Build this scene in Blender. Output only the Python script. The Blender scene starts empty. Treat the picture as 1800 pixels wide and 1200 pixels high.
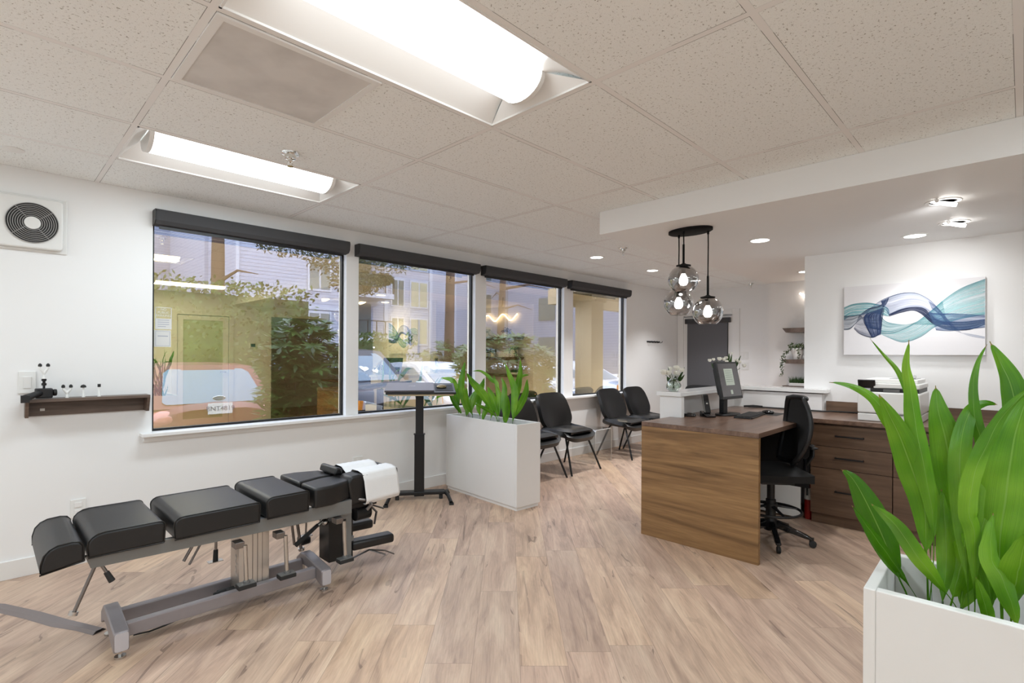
import bpy, math, random
from mathutils import Vector, Matrix
R=math.radians; PI=math.pi
S=bpy.context.scene; COL=S.collection
random.seed(7)
# ---------- camera ----------
cam_d=bpy.data.cameras.new('camera'); cam=bpy.data.objects.new('camera',cam_d); COL.objects.link(cam)
cam.location=(0,0,1.338)
cam_d.sensor_width=36; cam_d.lens=914/1800*36; cam_d.shift_y=24.2/1800
cam.rotation_euler=(Matrix.Rotation(.7772-PI/2,4,'Z')@Matrix.Rotation(PI/2,4,'X')@Matrix.Rotation(.005,4,'Z')).to_euler()
cam_d.clip_start=.02; S.camera=cam
# ---------- world, exposure ----------
w=bpy.data.worlds.new('sky'); S.world=w; w.use_nodes=True
bg=w.node_tree.nodes['Background']; bg.inputs[0].default_value=(.86,.91,1,1); bg.inputs[1].default_value=5.6
vs=S.view_settings; S.display_settings.display_device='sRGB'
vs.view_transform='Standard'; vs.look='None'; vs.exposure=0.43; vs.gamma=1; vs.use_curve_mapping=False
S.cycles.max_bounces=10; S.cycles.diffuse_bounces=6; S.cycles.transparent_max_bounces=16
S.cycles.caustics_reflective=False; S.cycles.caustics_refractive=False
TROFFER=3.6; TUBE_W=9.5; SPOT=30.0; DISC=7.0
# ---------- helpers ----------
def tag(o,label=None,cat=None,group=None,kind=None):
    if label:o['label']=label
    if cat:o['category']=cat
    if group:o['group']=group
    if kind:o['kind']=kind
    return o
def thing(name,label,cat,loc=(0,0,0),rz=0,group=None):
    o=bpy.data.objects.new(name,None); o.empty_display_size=.1; COL.objects.link(o)
    o.location=loc; o.rotation_euler=(0,0,rz); return tag(o,label,cat,group)
def wloc(p):
    v=Vector((0,0,0))
    while p is not None: v+=p.location; p=p.parent
    return v
class MB:
    def __init__(s): s.v=[]; s.f=[]; s.m=[]; s.mi=0
    def add(s,vs,fs,M=None):
        n=len(s.v)
        s.v+= [tuple(M@Vector(p)) for p in vs] if M is not None else [tuple(p) for p in vs]
        s.f+=[tuple(i+n for i in f) for f in fs]; s.m+=[s.mi]*len(fs); return s
    def box(s,x0,x1,y0,y1,z0,z1,M=None):
        return s.add([(x0,y0,z0),(x1,y0,z0),(x1,y1,z0),(x0,y1,z0),(x0,y0,z1),(x1,y0,z1),(x1,y1,z1),(x0,y1,z1)],
            [(0,3,2,1),(4,5,6,7),(0,1,5,4),(1,2,6,5),(2,3,7,6),(3,0,4,7)],M)
    def cbox(s,c,d,M=None):
        return s.box(c[0]-d[0]/2,c[0]+d[0]/2,c[1]-d[1]/2,c[1]+d[1]/2,c[2]-d[2]/2,c[2]+d[2]/2,M)
    def prism(s,poly,ax,a,b,M=None):
        def P(p,t): return {'x':(t,p[0],p[1]),'y':(p[0],t,p[1]),'z':(p[0],p[1],t)}[ax]
        n=len(poly)
        return s.add([P(p,a) for p in poly]+[P(p,b) for p in poly],
            [tuple(range(n)),tuple(range(2*n-1,n-1,-1))]+[(i,i+n,(i+1)%n+n,(i+1)%n) for i in range(n)],M)
    def tube(s,pts,r,n=10,cap=True,M=None,flat=1.0):
        pts=[Vector(p) for p in pts]; k=len(pts); rr=r if isinstance(r,(list,tuple)) else [r]*k
        V=[];F=[];up=None
        for i,p in enumerate(pts):
            t=(pts[min(i+1,k-1)]-pts[max(i-1,0)])
            if t.length<1e-9:t=Vector((0,0,1))
            t.normalize()
            if up is None:
                up=Vector((0,0,1)) if abs(t.z)<.9 else Vector((1,0,0))
            a=t.cross(up)
            if a.length<1e-4: a=t.cross(Vector((0,1,0)))
            a.normalize(); b=a.cross(t).normalized(); up=b
            for j in range(n):
                q=2*PI*j/n; V.append(p+a*math.cos(q)*rr[i]+b*math.sin(q)*rr[i]*flat)
        for i in range(k-1):
            for j in range(n):
                F.append((i*n+j,i*n+(j+1)%n,(i+1)*n+(j+1)%n,(i+1)*n+j))
        if cap: F.append(tuple(range(n-1,-1,-1))); F.append(tuple((k-1)*n+j for j in range(n)))
        return s.add(V,F,M)
    def lathe(s,prof,c=(0,0,0),n=24,M=None,closed=False,sx=1,sy=1):
        V=[];F=[];k=len(prof)
        for (r,z) in prof:
            for j in range(n):
                q=2*PI*j/n; V.append((c[0]+r*math.cos(q)*sx,c[1]+r*math.sin(q)*sy,c[2]+z))
        for i in range(k-1):
            for j in range(n): F.append((i*n+j,i*n+(j+1)%n,(i+1)*n+(j+1)%n,(i+1)*n+j))
        if not closed:
            if prof[0][0]>1e-5:F.append(tuple(range(n-1,-1,-1)))
            if prof[-1][0]>1e-5:F.append(tuple((k-1)*n+j for j in range(n)))
        return s.add(V,F,M)
    def cyl(s,a,b,r,n=20): return s.tube([a,b],r,n)
    def sphere(s,c,r,n=16,m=10,sc=(1,1,1)):
        V=[(c[0],c[1],c[2]-r*sc[2])];F=[]
        for i in range(1,m):
            t=PI*i/m
            for j in range(n):
                q=2*PI*j/n; V.append((c[0]+r*math.sin(t)*math.cos(q)*sc[0],c[1]+r*math.sin(t)*math.sin(q)*sc[1],c[2]-r*math.cos(t)*sc[2]))
        V.append((c[0],c[1],c[2]+r*sc[2])); L=len(V)-1
        for j in range(n): F.append((0,1+(j+1)%n,1+j)); F.append((L,1+(m-2)*n+j,1+(m-2)*n+(j+1)%n))
        for i in range(m-2):
            for j in range(n): F.append((1+i*n+j,1+i*n+(j+1)%n,1+(i+1)*n+(j+1)%n,1+(i+1)*n+j))
        return s.add(V,F)
    def grid(s,fn,nu,nv,M=None):
        V=[fn(i/nu,j/nv) for i in range(nu+1) for j in range(nv+1)]
        F=[(i*(nv+1)+j,(i+1)*(nv+1)+j,(i+1)*(nv+1)+j+1,i*(nv+1)+j+1) for i in range(nu) for j in range(nv)]
        return s.add(V,F,M)
    def shell(s,fn,nu,nv,th,M=None):
        P=[[Vector(fn(i/nu,j/nv)) for j in range(nv+1)] for i in range(nu+1)]
        V=[];F=[]
        N=[[None]*(nv+1) for _ in range(nu+1)]
        for i in range(nu+1):
            for j in range(nv+1):
                a=P[min(i+1,nu)][j]-P[max(i-1,0)][j]; b=P[i][min(j+1,nv)]-P[i][max(j-1,0)]
                n=a.cross(b); N[i][j]=n.normalized() if n.length>1e-12 else Vector((0,0,1))
        W=nv+1
        for sg in (.5,-.5):
            for i in range(nu+1):
                for j in range(nv+1): V.append(P[i][j]+N[i][j]*th*sg)
        o=(nu+1)*W
        for i in range(nu):
            for j in range(nv):
                a,b,c,d=i*W+j,(i+1)*W+j,(i+1)*W+j+1,i*W+j+1
                F.append((a,b,c,d)); F.append((o+d,o+c,o+b,o+a))
        for i in range(nu):
            F.append((i*W,o+i*W,o+(i+1)*W,(i+1)*W)); F.append((i*W+nv,(i+1)*W+nv,o+(i+1)*W+nv,o+i*W+nv))
        for j in range(nv):
            F.append((j,j+1,o+j+1,o+j)); F.append((nu*W+j,o+nu*W+j,o+nu*W+j+1,nu*W+j+1))
        return s.add(V,F,M)
    def build(s,name,mat,parent=None,smooth=False,bevel=0,seg=2,subsurf=0,kind=None):
        off=wloc(parent) if parent is not None else Vector((0,0,0))
        me=bpy.data.meshes.new(name); me.from_pydata([tuple(Vector(p)-off) for p in s.v],[],s.f)
        mats=mat if isinstance(mat,(list,tuple)) else [mat]
        for m_ in mats: me.materials.append(m_)
        if len(mats)>1:
            for p,i in zip(me.polygons,s.m): p.material_index=i
        me.validate(); me.update()
        if smooth:
            me.shade_smooth()
            if smooth is not True: me.set_sharp_from_angle(angle=R(smooth))
        o=bpy.data.objects.new(name,me); COL.objects.link(o)
        if parent is not None:o.parent=parent
        if subsurf:
            m_=o.modifiers.new('s','SUBSURF'); m_.levels=subsurf; m_.render_levels=subsurf
        if bevel:
            m_=o.modifiers.new('b','BEVEL'); m_.width=bevel; m_.segments=seg; m_.limit_method='ANGLE'; m_.angle_limit=R(35); m_.harden_normals=False
        if kind:o['kind']=kind
        return o
def copy_tree(o,parent=None):
    c=o.copy(); COL.objects.link(c)
    if parent is not None:c.parent=parent
    for ch in list(o.children): copy_tree(ch,c)
    return c
def rbox(x0,x1,y0,y1,r,n=5):
    P=[]
    for cx,cy,a in ((x1-r,y1-r,0),(x0+r,y1-r,90),(x0+r,y0+r,180),(x1-r,y0+r,270)):
        for i in range(n+1):
            t=R(a+90*i/n); P.append((cx+r*math.cos(t),cy+r*math.sin(t)))
    return P
# ---------- materials ----------
class NT:
    def __init__(s,name):
        s.m=bpy.data.materials.new(name); s.m.use_nodes=True; s.t=s.m.node_tree; s.n=s.t.nodes; s.l=s.t.links
        s.b=s.n['Principled BSDF']; s.out=s.n['Material Output']
    def node(s,ty,**k):
        x=s.n.new(ty)
        for a,b in k.items():
            if a=='ins':
                for i,v in b.items(): s.set(x.inputs[i],v)
            else: setattr(x,a,b)
        return x
    def set(s,inp,v):
        if isinstance(v,bpy.types.NodeSocket): s.l.new(v,inp)
        elif isinstance(v,bpy.types.Node): s.l.new(v.outputs[0],inp)
        else: inp.default_value=v
    def math(s,op,a,b=0.0,c=None,clamp=False):
        x=s.n.new('ShaderNodeMath'); x.operation=op; x.use_clamp=clamp; s.set(x.inputs[0],a); s.set(x.inputs[1],b)
        if c is not None:s.set(x.inputs[2],c)
        return x.outputs[0]
    def mix(s,f,a,b,bt='MIX'):
        x=s.n.new('ShaderNodeMix'); x.data_type='RGBA'; x.blend_type=bt
        s.set(x.inputs[0],f); s.set(x.inputs[6],a); s.set(x.inputs[7],b); return x.outputs[2]
    def coord(s,kind='Object'): return s.node('ShaderNodeTexCoord').outputs[kind]
    def mapping(s,v,sc=(1,1,1),rot=(0,0,0),loc=(0,0,0)):
        return s.node('ShaderNodeMapping',ins={0:v,1:loc,2:rot,3:sc}).outputs[0]
    def noise(s,v,scale,detail=3,rough=.5,dist=0.0,out='Fac'):
        x=s.node('ShaderNodeTexNoise',ins={'Vector':v,'Scale':scale,'Detail':detail,'Roughness':rough,'Distortion':dist}); return x.outputs[out]
    def ramp(s,f,stops,interp='LINEAR'):
        x=s.n.new('ShaderNodeValToRGB'); s.set(x.inputs[0],f); e=x.color_ramp.elements; x.color_ramp.interpolation=interp
        while len(e)<len(stops): e.new(.5)
        for q,(p,c) in zip(e,stops):
            q.position=p; q.color=(c[0],c[1],c[2],1) if len(c)==3 else c
        return x.outputs[0]
    def bump(s,h,st=.2,d=.01):
        x=s.node('ShaderNodeBump',ins={'Strength':st,'Distance':d,'Height':h}); s.l.new(x.outputs[0],s.b.inputs['Normal']); return x
def mat(name,col,rough=.5,metal=0,bump=0,bscale=200,var=0,vscale=8,spec=None,coat=0,emit=None,es=1,trans=0,ior=None,alpha=None):
    t=NT(name); b=t.b
    b.inputs['Base Color'].default_value=(*col,1); b.inputs['Roughness'].default_value=rough; b.inputs['Metallic'].default_value=metal
    if spec is not None:b.inputs['Specular IOR Level'].default_value=spec
    if coat:b.inputs['Coat Weight'].default_value=coat; b.inputs['Coat Roughness'].default_value=.06
    if emit: b.inputs['Emission Color'].default_value=(*emit,1); b.inputs['Emission Strength'].default_value=es
    if trans:b.inputs['Transmission Weight'].default_value=trans
    if ior:b.inputs['IOR'].default_value=ior
    if alpha is not None:b.inputs['Alpha'].default_value=alpha
    c=None
    if bump or var: c=t.coord()
    if bump: t.bump(t.noise(c,bscale,2),bump,.002)
    if var:
        n=t.noise(c,vscale,3); f=t.math('MULTIPLY_ADD',n,2*var,1-var)
        vm=t.node('ShaderNodeVectorMath',operation='SCALE'); vm.inputs[0].default_value=col; t.l.new(f,vm.inputs['Scale']); t.l.new(vm.outputs[0],b.inputs['Base Color'])
    return t.m
def srgb(r,g,b):
    f=lambda c:(c/255/12.92) if c/255<=.04045 else ((c/255+.055)/1.055)**2.4
    return (f(r),f(g),f(b))
M={}
M['wall']=mat('wall_paint',(.88,.88,.875),.55,bump=.05,bscale=250)
M['trimw']=mat('trim_paint',(.84,.835,.82),.35)
M['plastic_w']=mat('white_plastic',(.82,.82,.80),.35)
M['planter']=mat('planter_white',(.80,.79,.77),.5,bump=.06,bscale=90)
M['black']=mat('black_plastic',(.008,.008,.009),.45)
M['matte']=mat('matte_black',(.006,.006,.006),.7,spec=.2)
M['blackm']=mat('black_metal',(.014,.014,.015),.38,metal=.3)
M['blackgl']=mat('black_gloss',(.01,.01,.011),.12,coat=.4)
M['shade']=mat('shade_fabric',srgb(66,66,68),.8,bump=.1,bscale=500)
M['shade2']=mat('shade_screen',srgb(96,96,100),.6,bump=.08,bscale=700)
M['vinyl']=mat('black_vinyl',(.008,.008,.0085),.4,bump=.15,bscale=350,coat=.05)
M['vinyl_top']=mat('black_vinyl_pad',(.009,.009,.0095),.42,bump=.15,bscale=420)
M['leather']=mat('black_leather',(.006,.006,.0065),.34,bump=.12,bscale=300)
M['piping']=mat('piping',(.006,.006,.006),.3)
M['frame']=mat('grey_frame',srgb(126,128,128),.4,metal=.35)
M['frame2']=mat('taupe_powder',srgb(150,144,146),.38,metal=.25,var=.06,vscale=30)
M['steel']=mat('steel',(.55,.54,.52),.25,metal=1)
M['steeld']=mat('dark_steel',(.22,.2,.19),.35,metal=.9)
M['chrome']=mat('chrome',(.8,.8,.78),.1,metal=1)
M['brushed']=mat('brushed_aluminium',(.62,.58,.54),.38,metal=.85,bump=.1,bscale=60)
M['paper']=mat('headrest_paper',(.80,.80,.80),.7,bump=.4,bscale=260)
M['stripgrey']=mat('rubber_cable_cover',srgb(128,118,116),.6,bump=.1,bscale=120)
M['red']=mat('red_paint',(.35,.012,.01),.3,coat=.3)
M['white_label']=mat('white_label',(.75,.75,.73),.5)
M['quartz']=mat('white_counter',(.82,.82,.81),.12,var=.02,vscale=60)
M['asph']=mat('asphalt',srgb(96,94,96),.9,bump=.3,bscale=90,var=.15,vscale=3)
M['concrete']=mat('concrete',srgb(168,164,156),.85,bump=.2,bscale=60,var=.08,vscale=4)
M['beige']=mat('beige_stucco',srgb(176,158,128),.85,bump=.3,bscale=120,var=.05,vscale=4)
M['bark']=mat('bark',srgb(84,66,56),.9,bump=.8,bscale=35,var=.3,vscale=10)
M['soil']=mat('soil',(.03,.02,.014),.95,bump=1,bscale=90)
M['rose']=mat('white_petal',(.85,.84,.76),.6)
M['lensmat']=mat('troffer_lens',(.9,.9,.9),.4,emit=(.95,.99,1.0),es=TROFFER)
M['discmat']=mat('downlight_lens',(.9,.9,.9),.4,emit=(1,.97,.92),es=DISC)
M['bulb']=mat('glowing_bulb',(1,1,1),.3,emit=(1,.96,.9),es=9)
M['neon']=mat('led_strip',(1,1,1),.3,emit=(1,.86,.74),es=5)
M['rubber']=mat('rubber',(.02,.02,.02),.7)
def leaf_mat(name,c1,c2,rough=.35,scale=9,sss=.25):
    t=NT(name); c=t.coord(); n=t.noise(c,scale,3); f=t.ramp(n,[(.3,c1),(.7,c2)])
    t.l.new(f,t.b.inputs['Base Color']); t.b.inputs['Roughness'].default_value=rough
    tr=t.node('ShaderNodeBsdfTranslucent'); t.l.new(f,tr.inputs[0])
    mx=t.node('ShaderNodeMixShader'); mx.inputs[0].default_value=sss
    t.l.new(t.b.outputs[0],mx.inputs[1]); t.l.new(tr.outputs[0],mx.inputs[2]); t.l.new(mx.outputs[0],t.out.inputs[0]); return t.m
def blade_mat():
    # long leaf blade: fine lengthwise veins from its own UV map
    t=NT('cast_iron_leaf'); uv=t.node('ShaderNodeUVMap').outputs[0]; sp=t.node('ShaderNodeSeparateXYZ',ins={0:uv})
    v=t.mapping(uv,(60,1.5,1)); n=t.noise(v,1.0,2); c=t.noise(t.coord(),5,2)
    base=t.ramp(c,[(.3,srgb(66,124,14)),(.5,srgb(96,156,24)),(.72,srgb(140,190,54))])
    vn=t.ramp(n,[(.3,(.72,.78,.6)),(.7,(1.15,1.12,1.0))]); col=t.mix(1,base,vn,'MULTIPLY')
    mid=t.math('LESS_THAN',t.math('ABSOLUTE',t.math('SUBTRACT',sp.outputs[0],.5)),.018)
    col=t.mix(t.math('MULTIPLY',mid,.5),col,(*srgb(150,190,90),1))
    st=t.math('LESS_THAN',sp.outputs[1],.10); col=t.mix(t.math('MULTIPLY',st,.8),col,(*srgb(40,70,24),1))
    tip=t.math('GREATER_THAN',sp.outputs[1],.985); col=t.mix(t.math('MULTIPLY',tip,.8),col,(*srgb(176,150,90),1))
    t.l.new(col,t.b.inputs['Base Color']); t.b.inputs['Roughness'].default_value=.27; t.bump(n,.3,.003)
    tr=t.node('ShaderNodeBsdfTranslucent'); t.l.new(col,tr.inputs[0])
    mx=t.node('ShaderNodeMixShader'); mx.inputs[0].default_value=.28
    t.l.new(t.b.outputs[0],mx.inputs[1]); t.l.new(tr.outputs[0],mx.inputs[2]); t.l.new(mx.outputs[0],t.out.inputs[0]); return t.m
M['blade']=blade_mat()
M['stem']=leaf_mat('leaf_stalk',srgb(36,66,24),srgb(52,88,30),.45,20,.05)
M['leaf']=leaf_mat('shrub_leaf',srgb(34,60,26),srgb(78,112,48),.4,3,.2)
M['leaf2']=leaf_mat('dark_leaf',srgb(28,52,20),srgb(60,92,36),.4,8,.15)
M['pine']=leaf_mat('conifer_leaf',srgb(60,64,40),srgb(98,98,62),.7,2,.2)
M['succ']=leaf_mat('trailing_leaf',srgb(58,78,44),srgb(92,108,70),.5,20,.15)
def floor_mat():
    t=NT('oak_plank_floor'); c=t.coord(); v=t.mapping(c,(1,1,1),(0,0,-R(45.0)),(0,.06,0))
    sv=t.node('ShaderNodeSeparateXYZ',ins={0:v}); ry=t.math('DIVIDE',sv.outputs[1],.207); row=t.math('FLOOR',ry)
    wr=t.node('ShaderNodeTexWhiteNoise',noise_dimensions='1D',ins={'W':row}).outputs['Value']
    cx_=t.math('ADD',t.math('DIVIDE',sv.outputs[0],1.22),wr); col_=t.math('FLOOR',cx_)
    r=t.node('ShaderNodeTexWhiteNoise',noise_dimensions='2D',ins={'Vector':t.node('ShaderNodeCombineXYZ',ins={0:row,1:col_}).outputs[0]}).outputs['Value']
    def edge(q,w_): 
        f_=t.math('FRACT',q); return t.math('LESS_THAN',t.math('MINIMUM',f_,t.math('SUBTRACT',1.0,f_)),w_)
    seam=t.math('MAXIMUM',edge(ry,.0055),edge(cx_,.0011))
    off=t.node('ShaderNodeCombineXYZ',ins={0:t.math('MULTIPLY',r,37.0),1:t.math('MULTIPLY',r,11.0),2:t.math('MULTIPLY',r,5.0)})
    vv=t.node('ShaderNodeVectorMath',operation='ADD',ins={0:v,1:off.outputs[0]}).outputs[0]
    g1=t.noise(t.mapping(vv,(1.1,7,1)),1.6,5,.6,.8)
    g2=t.noise(t.mapping(vv,(5,90,1)),1.4,3,.6,.3)
    base=t.ramp(g1,[(.28,srgb(170,145,128)),(.48,srgb(202,174,153)),(.66,srgb(218,193,170)),(.85,srgb(198,177,163))])
    tone=t.ramp(r,[(0,(.86,.84,.84)),(.3,(1.0,.97,.97)),(.55,(.93,.93,.93)),(.8,(1.07,1.05,1.0)),(1,(1.02,.97,.88))])
    col=t.mix(1,base,tone,'MULTIPLY')
    gr=t.ramp(g2,[(.3,(.88,.87,.86)),(.6,(1.03,1.03,1.03))]); col=t.mix(1,col,gr,'MULTIPLY')
    # wandering cracks
    g3=t.noise(t.mapping(vv,(.42,5.2,1)),1.25,2.2,.5,.6)
    d=t.math('ABSOLUTE',t.math('SUBTRACT',g3,.52)); crack=t.math('LESS_THAN',d,.0055)
    g4=t.noise(t.mapping(vv,(1.3,3,1)),1.7,2); msk=t.math('GREATER_THAN',g4,.55)
    cr=t.math('MULTIPLY',t.math('MULTIPLY',crack,msk),t.math('MULTIPLY_ADD',g2,.7,.1),clamp=True)
    soft=t.math('MULTIPLY',t.math('LESS_THAN',d,.03),t.math('MULTIPLY',msk,.16))
    col=t.mix(soft,col,(*srgb(120,96,84),1)); col=t.mix(cr,col,(*srgb(84,64,56),1))
    # knots
    kn=t.node('ShaderNodeTexVoronoi',ins={'Vector':t.mapping(vv,(1.3,3.2,1)),'Scale':1.0}).outputs['Distance']
    k=t.math('LESS_THAN',kn,.06); col=t.mix(t.math('MULTIPLY',k,.3),col,(*srgb(104,80,70),1))
    col=t.mix(t.math('MULTIPLY',seam,.42),col,(*srgb(96,78,66),1))
    t.l.new(col,t.b.inputs['Base Color']); t.b.inputs['Roughness'].default_value=.42
    t.bump(g2,.08,.002); return t.m
M['floor']=floor_mat()
def ceil_mat():
    t=NT('ceiling_tile'); c=t.coord(); s=t.node('ShaderNodeSeparateXYZ',ins={0:c})
    def dist(x,o,p):
        a=t.math('SUBTRACT',x,o-p/2); a=t.math('FLOORED_MODULO',a,p); return t.math('ABSOLUTE',t.math('SUBTRACT',a,p/2))
    dx=dist(s.outputs[0],.5102,1.2192); dy=dist(s.outputs[1],.6254,.6096); d=t.math('MINIMUM',dx,dy)
    tee=t.math('LESS_THAN',d,.0125); gap=t.math('MULTIPLY',t.math('LESS_THAN',d,.0148),t.math('GREATER_THAN',d,.0125))
    gn=t.math('GREATER_THAN',t.noise(c,1.6,2),.47)
    n=t.noise(t.mapping(c,(1,1.0,1)),95,3,.7,.3); sp=t.ramp(n,[(.335,(0,0,0)),(.40,(1,1,1))])
    n2=t.noise(c,260,2,.6); fine=t.ramp(n2,[(.36,(.93,.93,.93)),(.5,(1,1,1))])
    tile=t.mix(1,(.93,.95,.94,1),fine,'MULTIPLY'); tile=t.mix(t.math('SUBTRACT',1.0,sp,clamp=True),tile,(.36,.34,.31,1))
    col=t.mix(t.math('MULTIPLY',gap,t.math('MULTIPLY_ADD',gn,.6,.2)),tile,(.10,.09,.08,1))
    col=t.mix(tee,col,(.88,.87,.86,1)); t.l.new(col,t.b.inputs['Base Color']); t.b.inputs['Roughness'].default_value=.75
    bp=t.math('MULTIPLY',n,t.math('SUBTRACT',1.0,tee)); t.bump(bp,.25,.004); return t.m
M['ceiling']=ceil_mat()
def wood(name,c1,c2,c3,axis='y',rough=.42,scale=1.0):
    t=NT(name); c=t.coord(); sc={'y':(9,.55,9),'x':(.55,9,9),'z':(9,9,.55)}[axis]
    v=t.mapping(c,tuple(q*scale for q in sc)); a=t.noise(v,1.1,4,.6,1.3); b_=t.noise(t.mapping(c,tuple(q*scale*7 for q in sc)),1,3,.6,.2)
    col=t.ramp(a,[(.3,c1),(.5,c2),(.72,c3)]); g=t.ramp(b_,[(.3,(.78,.76,.74)),(.65,(1.06,1.06,1.06))])
    t.l.new(t.mix(1,col,g,'MULTIPLY'),t.b.inputs['Base Color']); t.b.inputs['Roughness'].default_value=rough; t.bump(b_,.05,.002); return t.m
M['walnut']=wood('walnut_laminate',srgb(104,76,46),srgb(142,108,70),srgb(168,132,88))
M['walnut_top']=wood('walnut_worktop',srgb(92,70,58),srgb(116,92,78),srgb(134,108,92),'x',.28)
M['walnut_d']=wood('walnut_cabinet',srgb(84,64,50),srgb(108,84,66),srgb(126,100,80))
M['shelfw']=wood('dark_shelf_wood',srgb(74,60,52),srgb(98,82,72),srgb(116,98,86),'x')
def glass_pane():
    t=NT('coated_window_glass'); t.n.remove(t.b)
    tr=t.node('ShaderNodeBsdfTransparent',ins={0:(.66,.70,.80,1)}); gl=t.node('ShaderNodeBsdfGlossy',ins={0:(1,.81,.44,1),1:0.0})
    mx=t.node('ShaderNodeMixShader',ins={0:.60}); t.l.new(tr.outputs[0],mx.inputs[1]); t.l.new(gl.outputs[0],mx.inputs[2]); t.l.new(mx.outputs[0],t.out.inputs[0]); return t.m
def clearg(name,tint=(1,1,1),f=.12,rough=0,dark=None):
    t=NT(name); t.n.remove(t.b)
    tr=t.node('ShaderNodeBsdfTransparent',ins={0:(*tint,1)}); gl=t.node('ShaderNodeBsdfGlossy',ins={0:(1,1,1,1),1:rough})
    lw=t.node('ShaderNodeLayerWeight',ins={0:f}); mx=t.node('ShaderNodeMixShader'); t.l.new(lw.outputs['Facing'],mx.inputs[0])
    t.l.new(tr.outputs[0],mx.inputs[1]); t.l.new(gl.outputs[0],mx.inputs[2]); t.l.new(mx.outputs[0],t.out.inputs[0]); return t.m
M['wglass']=glass_pane()
M['paneback']=clearg('pane_outer_face',(.98,.98,.98),.02)
M['acrylic']=clearg('clear_acrylic',(.93,.94,.94),.25)
M['vaseglass']=clearg('vase_glass',(.93,.95,.94),.3)
M['water']=clearg('vase_water',(.86,.92,.88),.15)
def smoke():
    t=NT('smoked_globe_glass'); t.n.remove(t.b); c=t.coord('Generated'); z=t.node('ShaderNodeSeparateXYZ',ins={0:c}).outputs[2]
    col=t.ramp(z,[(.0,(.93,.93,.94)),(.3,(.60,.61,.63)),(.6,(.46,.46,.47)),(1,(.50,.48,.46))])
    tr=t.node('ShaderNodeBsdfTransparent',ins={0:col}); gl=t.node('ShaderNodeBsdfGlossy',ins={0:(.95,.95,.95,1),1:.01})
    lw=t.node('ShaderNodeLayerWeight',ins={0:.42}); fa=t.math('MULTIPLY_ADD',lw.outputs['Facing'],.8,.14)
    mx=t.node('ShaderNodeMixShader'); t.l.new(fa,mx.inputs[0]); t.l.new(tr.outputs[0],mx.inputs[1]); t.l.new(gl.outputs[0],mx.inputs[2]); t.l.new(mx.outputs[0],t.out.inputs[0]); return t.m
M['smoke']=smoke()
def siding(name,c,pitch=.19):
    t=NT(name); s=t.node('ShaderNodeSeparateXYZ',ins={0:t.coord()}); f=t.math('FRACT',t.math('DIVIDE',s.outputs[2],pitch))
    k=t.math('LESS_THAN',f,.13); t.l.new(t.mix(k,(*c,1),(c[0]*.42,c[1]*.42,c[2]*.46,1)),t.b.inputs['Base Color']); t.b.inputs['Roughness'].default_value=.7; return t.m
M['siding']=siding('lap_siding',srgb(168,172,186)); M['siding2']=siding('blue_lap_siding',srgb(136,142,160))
M['bwin']=mat('building_glass',srgb(96,106,104),.08,var=.2,vscale=1)
M['curt']=mat('curtain',srgb(176,170,140),.8)
M['bwhite']=mat('white_trim_paint',srgb(186,189,198),.6)
M['carglass']=mat('car_glass',srgb(110,128,142),.08,var=.12,vscale=2)
M['carred']=mat('red_car_paint',srgb(104,36,36),.35,coat=.2)
M['cardark']=mat('dark_blue_car_paint',srgb(30,34,50),.35,coat=.25)
M['carwhite']=mat('white_car_paint',srgb(206,210,218),.25,coat=.8)
M['carsilver']=mat('silver_car_paint',srgb(170,176,184),.25,metal=.5,coat=.8)
M['lampred']=mat('red_lamp_lens',srgb(190,120,110),.15,coat=1)
M['lampclear']=mat('clear_lamp_lens',srgb(200,204,210),.08,metal=.5,coat=1)
M['amber']=mat('amber_lens',srgb(226,140,50),.2,coat=1)
def text_mesh(txt,size,mat_,name,loc,rot,parent=None,ext=.0004,align='CENTER'):
    cu=bpy.data.curves.new('t','FONT'); cu.body=txt; cu.size=size; cu.extrude=ext; cu.align_x=align; cu.align_y='CENTER'
    o=bpy.data.objects.new('t',cu); COL.objects.link(o); bpy.context.view_layer.update()
    me=bpy.data.meshes.new_from_object(o.evaluated_get(bpy.context.evaluated_depsgraph_get())); bpy.data.objects.remove(o)
    me.materials.clear(); me.materials.append(mat_); q=bpy.data.objects.new(name,me); COL.objects.link(q)
    q.rotation_euler=rot; q.location=Vector(loc)-(wloc(parent) if parent is not None else Vector((0,0,0)))
    if parent is not None:q.parent=parent
    return q
def struct(name,mb,m,**k):
    return mb.build(name,m,kind='structure',**k)
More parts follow.
